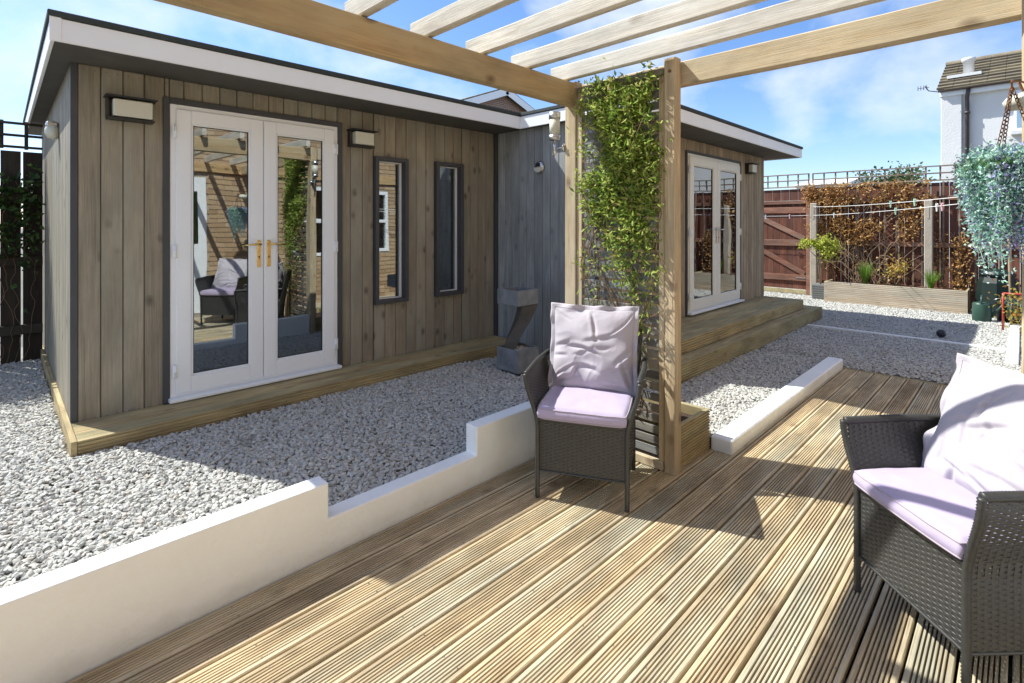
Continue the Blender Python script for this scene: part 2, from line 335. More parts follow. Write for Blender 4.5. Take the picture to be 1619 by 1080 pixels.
M['piping'] = cloth('grey_piping', (.40, .34, .38))

def stone_mat(name, lo, mid, hi):
    m, t, p = newmat(name); lk = t.links.new
    oi = nd(t, 'ShaderNodeObjectInfo'); r = nd(t, 'ShaderNodeValToRGB'); e = r.color_ramp.elements
    cols = [(0, lo), (.12, mid), (.55, hi), (.8, mid), (.9, (.44, .40, .35)), (1, (hi[0] * 1.15, hi[1] * 1.15, hi[2] * 1.15))]
    while len(e) < len(cols): e.new(.5)
    for i, (q, c) in enumerate(cols): e[i].position = q; e[i].color = (*c, 1)
    lk(oi.outputs['Random'], r.inputs[0])
    tcn = nd(t, 'ShaderNodeTexCoord'); nz = nd(t, 'ShaderNodeTexNoise', Scale=2.0, Detail=5.0); lk(tcn.outputs['Object'], nz.inputs['Vector'])
    mr = nd(t, 'ShaderNodeMapRange'); mr.inputs[1].default_value = .3; mr.inputs[2].default_value = .7; mr.inputs[3].default_value = .8; mr.inputs[4].default_value = 1.15; lk(nz.outputs[0], mr.inputs[0])
    s = nd(t, 'ShaderNodeVectorMath', operation='SCALE'); lk(r.outputs[0], s.inputs[0]); lk(mr.outputs[0], s.inputs['Scale']); lk(s.outputs[0], p.inputs['Base Color'])
    p.inputs['Roughness'].default_value = .85
    return m
M['stone'] = stone_mat('limestone_chippings', (.26, .255, .24), (.42, .42, .395), (.56, .555, .515))
M['pebble'] = stone_mat('pale_pebbles', (.22, .20, .17), (.38, .35, .31), (.5, .47, .42))

# ------------------------------------------------------------------ ground
MB().add([(-300, -300, -.16), (300, -300, -.16), (300, 300, -.16), (-300, 300, -.16)], [(0, 1, 2, 3)]).build('ground', M['ground'])['kind'] = 'structure'
def gz(x):  # top of the gravel
    return .10 - .05 * np.clip((x - 2.9) / 1.0, 0, 1) - .034 * np.clip(1 - np.abs(x - 5.82) / .22, 0, 1) * (np.asarray(x) > 5.815)
def bed(x0, x1, y0, y1):
    n = max(2, int((x1 - x0) / .1)); vs = []; fs = []
    for i in range(n + 1):
        x = x0 + (x1 - x0) * i / n; z = float(gz(x)) - .018; vs += [(x, y0, z), (x, y1, z)]
    for i in range(n): fs.append((2 * i, 2 * i + 2, 2 * i + 3, 2 * i + 1))
    return vs, fs
gb = MB()
for r_ in [(-2.4, 2.73, 2.15, 7.6), (2.73, 3.145, 2.1, 7.6), (3.145, 5.8235, 1.36, 7.6), (5.8235, 13, -.6, 7.6)]:
    gb.add(*bed(*r_))
gbo = gb.build('gravel_bed', M['gravel_bed']); gbo['kind'] = 'structure'

def gn_stones(name, pts, mat, smin, smax, flat=.62, parent=None, variants=6, seed=0):
    me = bpy.data.meshes.new(name); me.vertices.add(len(pts)); me.vertices.foreach_set('co', np.asarray(pts, dtype=np.float32).ravel()); me.materials.append(mat)
    o = bpy.data.objects.new(name, me); COL.objects.link(o); o.parent = parent
    g = bpy.data.node_groups.new(name + '_nodes', 'GeometryNodeTree')
    g.interface.new_socket('Geometry', in_out='INPUT', socket_type='NodeSocketGeometry'); g.interface.new_socket('Geometry', in_out='OUTPUT', socket_type='NodeSocketGeometry')
    n = g.nodes; l = g.links; gi = n.new('NodeGroupInput'); go = n.new('NodeGroupOutput'); jn = n.new('GeometryNodeJoinGeometry')
    for k in range(variants):
        ico = n.new('GeometryNodeMeshIcoSphere'); ico.inputs['Radius'].default_value = 1; ico.inputs['Subdivisions'].default_value = 2
        sp = n.new('GeometryNodeSetPosition'); nz = n.new('ShaderNodeTexNoise'); nz.inputs['Scale'].default_value = .85; nz.inputs['Detail'].default_value = 2
        po = n.new('GeometryNodeInputPosition'); ad = n.new('ShaderNodeVectorMath'); ad.operation = 'ADD'; ad.inputs[1].default_value = (k * 7.3 + seed, k * 3.1, k * 5.9)
        l.new(po.outputs[0], ad.inputs[0]); l.new(ad.outputs[0], nz.inputs['Vector'])
        sb = n.new('ShaderNodeVectorMath'); sb.operation = 'SUBTRACT'; sb.inputs[1].default_value = (.5, .5, .5); l.new(nz.outputs['Color'], sb.inputs[0])
        scl = n.new('ShaderNodeVectorMath'); scl.operation = 'SCALE'; scl.inputs['Scale'].default_value = 2.1; l.new(sb.outputs[0], scl.inputs[0])
        l.new(ico.outputs[0], sp.inputs['Geometry']); l.new(scl.outputs[0], sp.inputs['Offset'])
        sm = n.new('GeometryNodeSetMaterial'); sm.inputs['Material'].default_value = mat; l.new(sp.outputs[0], sm.inputs['Geometry'])
        g2i = n.new('GeometryNodeGeometryToInstance'); l.new(sm.outputs[0], g2i.inputs[0]); l.new(g2i.outputs[0], jn.inputs[0])
    iop = n.new('GeometryNodeInstanceOnPoints'); iop.inputs['Pick Instance'].default_value = True
    ri = n.new('FunctionNodeRandomValue'); ri.data_type = 'INT'; ri.inputs['Min'].default_value = 0 if False else 0
    for s_ in ri.inputs:
        if s_.name == 'Max' and s_.type == 'INT': s_.default_value = variants - 1
        if s_.name == 'Min' and s_.type == 'INT': s_.default_value = 0
    io = [q for q in ri.outputs if q.type == 'INT'][0]; l.new(io, iop.inputs['Instance Index'])
    rr = n.new('FunctionNodeRandomValue'); rr.data_type = 'FLOAT_VECTOR'; rs = n.new('FunctionNodeRandomValue'); rs.data_type = 'FLOAT_VECTOR'
    rr.inputs['Min'].default_value = (-.55, -.55, 0); rr.inputs['Max'].default_value = (.55, .55, 6.283); rr.inputs['Seed'].default_value = 3
    rs.inputs['Min'].default_value = (smin, smin, smin * flat); rs.inputs['Max'].default_value = (smax, smax * .85, smax * flat); rs.inputs['Seed'].default_value = 5
    l.new(rr.outputs[0], iop.inputs['Rotation']); l.new(rs.outputs[0], iop.inputs['Scale'])
    l.new(gi.outputs[0], iop.inputs['Points']); l.new(jn.outputs[0], iop.inputs['Instance']); l.new(iop.outputs[0], go.inputs[0])
    md = o.modifiers.new('stones', 'NODES'); md.node_group = g
    return o
def grid_pts(x0, x1, y0, y1, sp, zf, jit=.5, zj=.006):
    xs = np.arange(x0, x1, sp); ys = np.arange(y0, y1, sp); X, Y = np.meshgrid(xs, ys); X = X.ravel(); Y = Y.ravel()
    X = X + rng.uniform(-jit, jit, len(X)) * sp; Y = Y + rng.uniform(-jit, jit, len(Y)) * sp
    lump = np.sin(X * 3.1 + 1.3 * np.sin(Y * 2.3)) * np.sin(Y * 3.7 + X) * .006
    Z = zf(X) - .009 + rng.uniform(-zj, zj, len(X)) + lump
    k = (X > x0) & (X < x1) & (Y > y0) & (Y < y1)
    return np.stack([X, Y, Z], 1)[k]
P = [grid_pts(-.7, .272, 2.18, 6.75, .019, gz), grid_pts(.272, 3.145, 2.18, 3.755, .0185, gz), grid_pts(3.145, 3.89, 1.395, 3.755, .0195, gz),
     grid_pts(3.89, 5.85, 1.395, 2.06, .0195, gz), grid_pts(5.832, 7.63, -.3, 2.06, .0205, gz), grid_pts(7.71, 8.4, -.3, 2.06, .02, gz), grid_pts(8.4, 10.95, -.3, 4.2, .022, gz)]
P = np.concatenate(P)
k = ~((P[:, 0] > 10.28) & (P[:, 1] > .6) & (P[:, 1] < 2.5)) & ~((P[:, 0] > 3.2) & (P[:, 0] < 3.47) & (P[:, 1] > 3.13) & (P[:, 1] < 3.39)) & ~((P[:, 0] > 6.9) & (P[:, 1] < .135) & (P[:, 1] > .03))
P = P[k]
gr = gn_stones('gravel', P, M['stone'], .0080, .0168); gr['kind'] = 'stuff'
tag(gr, 'pale grey limestone chippings covering the ground between building and deck', 'gravel')

# ------------------------------------------------------------------ decking
def groove_profile(w, t, n=7, edge=.0125, gd=.0065, g=.0064, chamf=.0035):
    """closed polygon (y, z), top at z=0, width w centred, with n grooves"""
    pr = [(-w / 2, -t), (-w / 2, -chamf), (-w / 2 + chamf, 0)]
    span = w - 2 * edge; p = span / (n + 0.0)
    for i in range(n):
        c = -w / 2 + edge + p * (i + .5)
        pr += [(c - g / 2, 0), (c - g / 2 + .0012, -gd), (c + g / 2 - .0012, -gd), (c + g / 2, 0)]
    pr += [(w / 2 - chamf, 0), (w / 2, -chamf), (w / 2, -t)]
    return pr[::-1]
decking = empty('decking', (0, 0, 0)); decking['kind'] = 'structure'
DP = .1205; nb = 0
y = 2.078; prof = groove_profile(.1105, .028)
dm = {}
while y > -.62:
    yc = y - DP / 2
    ends = [(-1.2, 5.80)]
    if yc > 1.385: ends = [(-1.2, 2.655)] if yc < 2.08 else ends
    if 1.385 < yc: ends = [(-1.2, 2.66 if yc > 1.45 else 3.14)]
    for (a, b) in ends:
        e = b + random.uniform(-.004, .004) if b > 5 else b
        mb_ = MB().prism([(p, q) for p, q in prof], 'x', a, e)
        for fi, f_ in enumerate(mb_.f):   # groove bottoms take a dark colour, their shade painted in
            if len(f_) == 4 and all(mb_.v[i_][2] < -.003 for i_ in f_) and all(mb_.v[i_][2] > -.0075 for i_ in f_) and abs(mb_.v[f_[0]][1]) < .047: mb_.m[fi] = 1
        for jx in np.arange(-1.08, min(e, 5.8) - .01, .42):
            for sy in (-.0325, .0325):
                jy = sy + random.uniform(-.002, .002); jr = jx + random.uniform(-.004, .004)
                mb_.add([(jr + .0032 * math.cos(t_), jy + .0032 * math.sin(t_), .0006) for t_ in np.linspace(0, 5.2, 6)], [(0, 1, 2, 3, 4, 5)], 2)
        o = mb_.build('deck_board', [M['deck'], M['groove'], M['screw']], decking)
        o.location = (0, yc + random.uniform(-.0008, .0008), random.uniform(-.0012, .0012)); o.rotation_euler = (0, 0, random.uniform(-.0004, .0004))
    y -= DP
# floor under trellis line and joists
jo = MB()
for x in np.arange(-1.1, 5.8, .42): jo.box(x, x + .045, -.6, 1.36 if x > 2.7 else 2.07, -.145, -.03)
jo.build('joist', M['soffit'], decking)
rim = MB().box(5.806, 5.822, -.6, 1.25, -.14, .004, .002).build('edge_board', M['stepy'], decking)
edge = MB()
edge.prism([(p * .35, q) for p, q in groove_profile(.1, .02, 2)], 'x', -1.2, 2.6)
eb = edge.build('edge_strip', M['step'], decking); eb.location = (0, 2.0815 + .0, -.03)

# ------------------------------------------------------------------ white garden walls
wm = MB()
poly = [(-1.6, -.1), (2.65, -.1), (2.65, .306), (1.815, .306), (1.815, .154), (.985, .154), (.985, .306), (-1.6, .306)]
wm.prism([(p, q) for p, q in poly], 'y', 2.083, 2.175)
gw = wm.build('garden_wall', M['white_render'])
bv = gw.modifiers.new('soft_edge', 'BEVEL'); bv.width = .006; bv.segments = 2
tag(gw, 'white rendered low wall with a lowered middle section beside the deck and gravel', 'wall')
wm = MB(); wm.box(3.142, 5.85, 1.255, 1.3865, -.1, .082, .008)
gw2 = wm.build('garden_wall', M['white_render']); tag(gw2, 'short white kerb wall between right side gravel and the far end of the deck', 'wall')
k1 = MB(); k1.box(7.645, 7.695, .14, 2.06, -.05, .062, .006); o = k1.build('white_kerb', M['white_render']); tag(o, 'thin white edging strip running across the far gravel', 'kerb')
k1 = MB(); k1.box(6.9, 9.4, .035, .13, -.05, .075, .008); o = k1.build('white_kerb', M['white_render']); tag(o, 'white kerb at the right edge of the far gravel leading to the bins', 'kerb')

# ------------------------------------------------------------------ garden room (L shaped)
FY = 4.15; WX = 3.90; SY = 2.78; X0 = .31; X1 = 8.15; TOP = 2.40
gr_ = empty('garden_room', (X0, FY, 0)); tag(gr_, 'L shaped single storey timber clad garden room with white fascia', 'garden room')
PO = Vector((-X0, -FY, 0))   # children built in world coordinates
def part(mb, name, mat, parent=gr_, label=None):
    o = mb.build(name, mat, parent, PO if parent is gr_ else (0, 0, 0))
    if label: o['label'] = label
    return o
CB = .1125
def clad_run(a0, a1, zlo, zhi, openings, axis, pos, mat, out, th=.018):
    """boards along axis ('x' or 'y') covering a0..a1 on plane pos; out = -1 or +1 direction of the outer face"""
    n = round((a1 - a0) / CB); w = (a1 - a0) / n
    for i in range(n):
        s, e = a0 + i * w, a0 + (i + 1) * w; segs = [(s, e, zlo, zhi)]
        for (o0, o1, oz0, oz1) in openings:
            ns = []
            for (p0, p1, q0, q1) in segs:
                if p1 <= o0 + .002 or p0 >= o1 - .002 or q1 <= oz0 + .002 or q0 >= oz1 - .002: ns.append((p0, p1, q0, q1)); continue
                if p0 < o0: ns.append((p0, o0, q0, q1))
                if p1 > o1: ns.append((o1, p1, q0, q1))
                m0, m1 = max(p0, o0), min(p1, o1)
                if q0 < oz0: ns.append((m0, m1, q0, oz0))
                if q1 > oz1: ns.append((m0, m1, oz1, q1))
            segs = ns
        for (p0, p1, q0, q1) in segs:
            if p1 - p0 < .008 or q1 - q0 < .02: continue
            b = MB(); j = random.uniform(0, .0015); g = .0022
            d0, d1 = pos, pos + out * (th + j)
            if axis == 'x': b.box(p0 + g, p1 - g, d0, d1, q0, q1, .004 if CB > .1 else .0065)
            else: b.box(d0, d1, p0 + g, p1 - g, q0, q1, .003)
            # nails
            for zz in (q1 - .03, q0 + .03):
                for f in (.25, .75):
                    c = p0 + (p1 - p0) * f; e_ = d1 + out * .0008
                    if axis == 'x': b.box(c - .0025, c + .0025, d1 - .001, e_, zz - .0025, zz + .0025, 0, 1)
                    else: b.box(d1 - .001, e_, c - .0025, c + .0025, zz - .0025, zz + .0025, 0, 1)
            part(b, 'cladding_board', [mat, M['dark_trim']])
DOOR = (.823, 2.035, .18, 2.23); W1 = (2.381, 2.73, .676, 2.016); W2 = (3.056, 3.404, .683, 2.025)
DOOR2 = (5.65, 7.20, .345, 2.235); WIN3 = (4.85, 5.25, .7, 2.05)
clad_run(X0 + .03, WX - .035, .15, TOP, [DOOR, W1, W2], 'x', FY + .018, M['clad'], -1)
clad_run(FY + .04, 7.3, .06, TOP, [], 'y', X0 + .018, M['clad'], -1)
clad_run(SY + .03, FY - .03, .05, TOP, [], 'y', WX + .018, M['clad_blue'], -1)
CB = .0985
clad_run(WX + .03, X1 - .0, .3, TOP, [DOOR2], 'x', SY + .018, M['clad_tan'], -1)
clad_run(SY, 7.3, .05, TOP, [], 'y', X1 - .018, M['clad_tan'], 1)
# inner walls (closed, dark), with the openings left out
iw = MB()
def wall_x(x0, x1, y0, y1, ops):
    xs = sorted(set([x0, x1] + [v for o in ops for v in o[:2]]))
    for a, b in zip(xs, xs[1:]):
        op = [o for o in ops if o[0] <= a + 1e-6 and o[1] >= b - 1e-6]
        if op: iw.box(a, b, y0, y1, .05, op[0][2]); iw.box(a, b, y0, y1, op[0][3], TOP)
        else: iw.box(a, b, y0, y1, .05, TOP)
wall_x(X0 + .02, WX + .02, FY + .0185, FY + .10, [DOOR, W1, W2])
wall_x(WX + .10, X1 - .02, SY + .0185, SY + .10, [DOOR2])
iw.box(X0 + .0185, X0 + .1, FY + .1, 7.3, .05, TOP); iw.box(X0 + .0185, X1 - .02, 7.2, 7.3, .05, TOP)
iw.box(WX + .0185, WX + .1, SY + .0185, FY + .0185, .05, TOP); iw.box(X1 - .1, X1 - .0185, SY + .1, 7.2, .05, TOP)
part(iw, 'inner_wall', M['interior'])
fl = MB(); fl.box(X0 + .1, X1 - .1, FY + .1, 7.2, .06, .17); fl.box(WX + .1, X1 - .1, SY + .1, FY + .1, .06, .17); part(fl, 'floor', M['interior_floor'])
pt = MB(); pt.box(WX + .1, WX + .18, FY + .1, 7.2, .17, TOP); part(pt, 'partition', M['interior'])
# corner trims
t = MB(); t.box(X0 - .004, X0 + .031, FY - .004, FY + .04, .12, TOP, .002); part(t, 'corner_trim', M['dark_trim'])
t = MB(); t.box(WX - .036, WX - .001, FY - .034, FY - .001, .13, TOP, .002); part(t, 'corner_trim', M['dark_trim'])
t = MB(); t.box(WX - .004, WX + .031, SY - .004, SY + .031, .12, TOP, .002); part(t, 'corner_trim', M['dark_trim'])
t = MB(); t.box(X1 - .03, X1 + .003, SY - .004, SY + .03, .12, TOP, .002); part(t, 'corner_trim', M['clad_tan'])
# soffits, fascias, roof
MFY = 3.68; WFX = 3.80; WFY = 2.33; RX0 = .19; RX1 = 8.42; RB = 7.85
s = MB(); s.box(RX0 + .02, WX + .1, MFY + .02, FY + .1, TOP, TOP + .012); s.box(RX0 + .02, X0 + .1, FY + .1, RB - .02, TOP, TOP + .012); part(s, 'soffit', M['soffit'])
s = MB()
for a in np.arange(WFX + .02, RX1 - .05, 1.2): s.box(a, min(a + 1.192, RX1 - .02), WFY + .02, SY + .1, TOP, TOP + .012, .002)
part(s, 'soffit', M['soffit'])
s = MB(); s.box(WFX + .02, WX + .1, SY + .102, MFY + .018, TOP + .001, TOP + .013); s.box(X1 - .1, RX1 - .02, SY + .102, RB - .02, TOP + .001, TOP + .013); part(s, 'soffit', M['soffit'])
def fascia(x0, x1, y0, y1, z0=TOP - .012, z1=TOP + .113, label=None):
    b = MB(); b.box(x0, x1, y0, y1, z0, z1, .003); part(b, 'fascia', M['white_paint'])
fascia(RX0, WFX + .0, MFY, MFY + .018); fascia(RX0, RX0 + .018, MFY + .0185, RB)
fascia(WFX, WFX + .018, WFY, MFY + .017); fascia(WFX + .0185, RX1, WFY, WFY + .018); fascia(RX1 - .018, RX1, WFY + .0185, RB)
b = MB(); b.box(RX0 - .004, RX0 + .045, MFY - .006, MFY - .0002, TOP - .014, TOP + .115, .001); part(b, 'fascia_joint', M['white_paint'])
tr = MB()
for (x0, x1, y0, y1) in [(RX0 - .012, WFX + .01, MFY - .012, MFY + .03), (RX0 - .012, RX0 + .03, MFY + .031, RB + .01), (WFX - .012, WFX + .03, WFY - .012, MFY - .013),
                         (WFX + .031, RX1 + .012, WFY - .012, WFY + .03), (RX1 - .03, RX1 + .012, WFY + .031, RB + .01)]:
    tr.box(x0, x1, y0, y1, TOP + .116, TOP + .150, .004)
part(tr, 'roof_edge', M['felt'])
rf = MB(); rf.box(RX0 + .03, RX1 - .03, MFY + .032, RB, TOP + .06, TOP + .13); rf.box(WFX + .032, RX1 - .031, WFY + .032, MFY + .031, TOP + .06, TOP + .13); part(rf, 'roof', M['felt'])
cap = MB(); cap.lathe([(.02, 0), (.02, .07), (.045, .075), (.045, .09), (.03, .1)], 16, c=(.88, 4.3, TOP + .13)); part(cap, 'roof_vent', M['steel'])

def french_door(op, yw, mat_frame, handle_mat, trim=.04, depth=.05, nhinge=3, lever_len=.11, trim_mat=None):
    x0, x1, z0, z1 = op
    if trim_mat:
        t = MB(); t.box(x0 - trim, x0 - .001, yw - .022, yw + .017, z0 - .02, z1 + trim, .003); t.box(x1 + .001, x1 + trim, yw - .022, yw + .017, z0 - .02, z1 + trim, .003)
        t.box(x0 - .001, x1 + .001, yw - .022, yw + .017, z1 + .001, z1 + trim, .003); part(t, 'door_surround', trim_mat)
    fw = .045; fy0, fy1 = yw - .012, yw + .07
    f = MB(); f.box(x0, x0 + fw, fy0, fy1, z0 + .03, z1, .003); f.box(x1 - fw, x1, fy0, fy1, z0 + .03, z1, .003)
    f.box(x0 + fw, x1 - fw, fy0, fy1, z1 - fw, z1, .003); f.box(x0 + fw, x1 - fw, fy0, fy1, z0 + .03, z0 + .06, .003)
    part(f, 'door_frame', mat_frame)
    s_ = MB(); s_.box(x0 - .012, x1 + .012, yw - .075, yw + .06, z0 + .004, z0 + .03, .005); part(s_, 'door_sill', M['upvc'])
    xm = (x0 + x1) / 2
    for sd_, (a, b) in (('l', (x0 + fw - .012, xm - .002)), ('r', (xm + .002, x1 - fw + .012))):
        lz0, lz1 = z0 + .05, z1 - .032; st = .092 if x1 - x0 < 1.4 else .1; rb_ = .11; ly0, ly1 = fy0 - .02, fy0 + .045
        l_ = MB(); l_.box(a, a + st, ly0, ly1, lz0, lz1, .006); l_.box(b - st, b, ly0, ly1, lz0, lz1, .006)
        l_.box(a + st, b - st, ly0 + .0005, ly1, lz1 - st, lz1, .004); l_.box(a + st, b - st, ly0 + .0005, ly1, lz0, lz0 + rb_, .004)
        leaf = part(l_, 'door_leaf', mat_frame)
        gx0, gx1, gz0, gz1 = a + st, b - st, lz0 + rb_, lz1 - st
        bead = MB(); w_ = .013
        bead.box(gx0, gx0 + w_, ly0 + .006, ly0 + .03, gz0, gz1, .004); bead.box(gx1 - w_, gx1, ly0 + .006, ly0 + .03, gz0, gz1, .004)
        bead.box(gx0 + w_, gx1 - w_, ly0 + .006, ly0 + .03, gz0, gz0 + w_, .004); bead.box(gx0 + w_, gx1 - w_, ly0 + .006, ly0 + .03, gz1 - w_, gz1, .004)
        bead.build('glazing_bead', mat_frame, leaf)
        gk = MB(); q = w_ + .004
        for r_ in [(gx0 + w_, gx0 + q, gz0 + w_, gz1 - w_), (gx1 - q, gx1 - w_, gz0 + w_, gz1 - w_), (gx0 + q, gx1 - q, gz0 + w_, gz0 + q), (gx0 + q, gx1 - q, gz1 - q, gz1 - w_)]:
            gk.box(r_[0], r_[1], ly0 + .010, ly0 + .028, r_[2], r_[3])
        gk.build('gasket', M['rubber'], leaf)
        pn = MB(); pn.box(gx0 + w_, gx1 - w_, ly0 + .018, ly0 + .022, gz0 + w_, gz1 - w_); pn.build('pane', M['glass'], leaf)
        # handle plate + lever
        hx = (b - .034) if sd_ == 'l' else (a + .034); hz = z0 + (z1 - z0) * .50; dr = -1 if sd_ == 'l' else 1
        h = MB(); h.box(hx - .014, hx + .014, ly0 - .007, ly0 + .001, hz - .13, hz + .075, .003)
        h.tube([(hx, ly0 - .005, hz + .045), (hx, ly0 - .045, hz + .045)], .008, 10)
        h.tube([(hx, ly0 - .043, hz + .045), (hx + dr * lever_len * .3, ly0 - .05, hz + .047), (hx + dr * lever_len, ly0 - .046, hz + .040)], [.009, .0085, .006], 10)
        hd = h.build('handle', handle_mat, leaf)
        kk = MB(); kk.lathe([(.0055, 0), (.0055, .004)], 10, M=Matrix.Translation((hx, ly0 - .0105, hz - .05)) @ Matrix.Rotation(R(-90), 4, 'X')); kk.box(hx - .002, hx + .002, ly0 - .0105, ly0 - .0068, hz - .066, hz - .05)
        kk.build('keyhole', M['rubber'], leaf)
        hxx = a - .006 if sd_ == 'l' else b + .006
        for k in range(nhinge):
            zc = lz0 + .16 + (lz1 - lz0 - .32) * k / (nhinge - 1)
            hg = MB(); hg.tube([(hxx, ly0 - .006, zc - .045), (hxx, ly0 - .006, zc + .045)], .008, 10); hg.box(hxx - .016, hxx + .02, ly0 - .004, ly0 + .002, zc - .045, zc + .045, .002)
            hg.tube([(hxx, ly0 - .006, zc - .016), (hxx, ly0 - .006, zc + .016)], .0095, 10)
            hg.build('hinge', M['upvc'], leaf)
french_door(DOOR, FY, M['upvc'], M['brass'], trim_mat=M['dark_trim'])
french_door(DOOR2, SY, M['cream_upvc'], M['steel'], lever_len=.12, trim_mat=M['dark_trim'], trim=.03)
def slim_window(op, yw):
    x0, x1, z0, z1 = op; fw = .036
    f = MB(); f.box(x0, x0 + fw, yw - .045, yw + .09, z0, z1, .002); f.box(x1 - fw, x1, yw - .045, yw + .09, z0, z1, .002)
    f.box(x0 + fw, x1 - fw, yw - .045, yw + .09, z1 - fw, z1, .002); f.box(x0 + fw, x1 - fw, yw - .045, yw + .09, z0, z0 + fw, .002)
    fr = part(f, 'window_frame', M['dark_trim'])
    u = MB(); q = .009; a0, a1, b0, b1 = x0 + fw, x1 - fw, z0 + fw, z1 - fw; 
    u.box(a0, a0 + q, yw + .03, yw + .08, b0, b1); u.box(a1 - q * 1.6, a1, yw + .028, yw + .08, b0, b1); u.box(a0 + q, a1 - q * 1.6, yw + .03, yw + .08, b0, b0 + q); u.box(a0 + q, a1 - q * 1.6, yw + .03, yw + .08, b1 - q, b1)
    u.build('sash', M['upvc'], fr)
    p_ = MB(); p_.box(a0 + q, a1 - q * 1.6, yw + .045, yw + .049, b0 + q, b1 - q); p_.build('pane', M['glass'], fr)
    bl = MB()
    for k in range(int((b1 - b0 - .06) / .025)):
        zc = b0 + .03 + k * .025
        bl.box(-.011, .011, a0 + .01, a1 - .01, -.0006, .0006, 0, 0, Matrix.Translation((0, yw + .125, zc)) @ Matrix.Rotation(R(90), 4, 'Z') @ Matrix.Rotation(R(35), 4, 'Y') if False else Matrix.Identity(4)) if False else \
            bl.add([(a0, yw + .112, zc - .008), (a1, yw + .112, zc - .008), (a1, yw + .132, zc + .008), (a0, yw + .132, zc + .008), (a0, yw + .112, zc - .0068), (a1, yw + .112, zc - .0068), (a1, yw + .132, zc + .0092), (a0, yw + .132, zc + .0092)],
                   [(0, 1, 2, 3), (7, 6, 5, 4), (0, 4, 5, 1), (1, 5, 6, 2), (2, 6, 7, 3), (3, 7, 4, 0)])
    bl.box((a0 * .75 + a1 * .25) - .001, (a0 * .75 + a1 * .25) + .001, yw + .108, yw + .110, b0, b1)
    o = bl.build('blind', M['blind'], fr)
slim_window(W1, FY); slim_window(W2, FY)

# ------------------------------------------------------------------ timber steps
def ribbed_front(x0, x1, yf, z0, z1, n=5):
    """vertical board facing -y with horizontal grooves"""
    h = z1 - z0; pr = [(yf + .028, z0), (yf + .028, z1), (yf + .003, z1), (yf, z1 - .003)]
    p = h / n
    for i in range(n):
        c = z1 - p * (i + .5); pr += [(yf, c + .006), (yf + .010, c + .0045), (yf + .010, c - .0045), (yf, c - .006)]
    pr += [(yf, z0)]
    return MB().prism(pr, 'x', x0, x1)
def smooth_board(x0, x1, y0, y1, z1, t=.027, ribs=False):
    if not ribs: return MB().box(x0, x1, y0, y1, z1 - t, z1, .003)
    w = y1 - y0; pr = [((y0 + y1) / 2 + p, z1 + q) for p, q in groove_profile(w, t, 6, gd=.003)]
    return MB().prism(pr, 'x', x0, x1)
st = empty('timber_step', (.28, 3.77, .05)); tag(st, 'low ribbed timber step along the main doors with narrow windows', 'step')
def sp_(mb, name, mat, par, loc): return mb.build(name, mat, par, (-loc[0], -loc[1], -loc[2]))
L0 = (.28, 3.77, .05)
for (a, b) in ((3.80, 3.915), (3.92, 4.035), (4.04, 4.145)):
    sp_(smooth_board(.31, 3.86, a, b, .176, ribs=True), 'tread_board', M['step'], st, L0)
sp_(ribbed_front(.31, 3.86, 3.77, .05, .176, 6), 'riser_board', M['step'], st, L0)
e_ = MB().box(.28, .308, 3.77, 7.2, .03, .178, .002); sp_(e_, 'end_board', M['stepy'], st, L0)
st2 = empty('timber_step', (4.0, 2.07, .0)); L2 = (4.0, 2.07, 0)
tag(st2, 'two tier timber steps up to the cream framed doors behind the trellis', 'steps')
for i in range(5):
    a = 2.22 + .03 + i * .1065; sp_(smooth_board(3.93, 8.1, a, a + .1025, .33, ribs=False), 'tread_board', M['step'], st2, L2)
sp_(ribbed_front(3.93, 8.1, 2.22, .208, .33, 5), 'riser_board', M['step'], st2, L2)
for (a, b) in ((2.10, 2.157), (2.161, 2.218)): sp_(smooth_board(3.93, 8.4, a, b, .205), 'tread_board', M['step'], st2, L2)
for i in range(3): sp_(smooth_board(8.105, 8.4, 2.222 + i * .18, 2.398 + i * .18, .205), 'tread_board', M['step'], st2, L2)
sp_(ribbed_front(3.93, 8.4, 2.07, .02, .205, 8), 'riser_board', M['step'], st2, L2)
sp_(MB().box(3.90, 3.928, 2.07, 2.775, .03, .205, .002), 'end_board', M['stepy'], st2, L2)
sp_(MB().box(3.90, 3.928, 2.22, 2.775, .208, .33, .002), 'end_board', M['stepy'], st2, L2)
sp_(MB().box(8.402, 8.43, 2.07, 2.775, .03, .205, .002), 'end_board', M['stepy'], st2, L2)
sp_(MB().box(8.072, 8.1, 2.26, 2.775, .207, .30, .002), 'end_board', M['stepy'], st2, L2)

# ------------------------------------------------------------------ wall lamps on the building
def bulkhead(x, yw, z, label, w=.27):
    t = empty('wall_lamp', (x, yw, z)); tag(t, label, 'wall lamp', 'box lamps on the garden room wall')
    b = MB(); b.box(0, w, -.012, 0, -.112, .012, .003); b.box(-.012, w + .012, -.125, -.0, .0125, .022, .003); b.box(0, w, -.09, 0, -.125, -.1125, .003); b.box(-.0, .012, -.05, -.0125, -.112, .012); b.build('housing', M['black'], t)
    d = MB(); d.box(.03, w - .012, -.095, -.013, -.105, .004, .006); d.build('diffuser', M['diffuser'], t)
    return t
bulkhead(.475, FY - .0, 2.195, 'box lamp with black hood left of the white double doors, nearest the building corner', .25)
bulkhead(2.13, FY - .0, 2.20, 'box lamp with black hood between the white double doors and the first slim window', .22)
bulkhead(7.42, SY - .0, 2.24, 'small box lamp right of the cream framed doors on the far wing', .2)
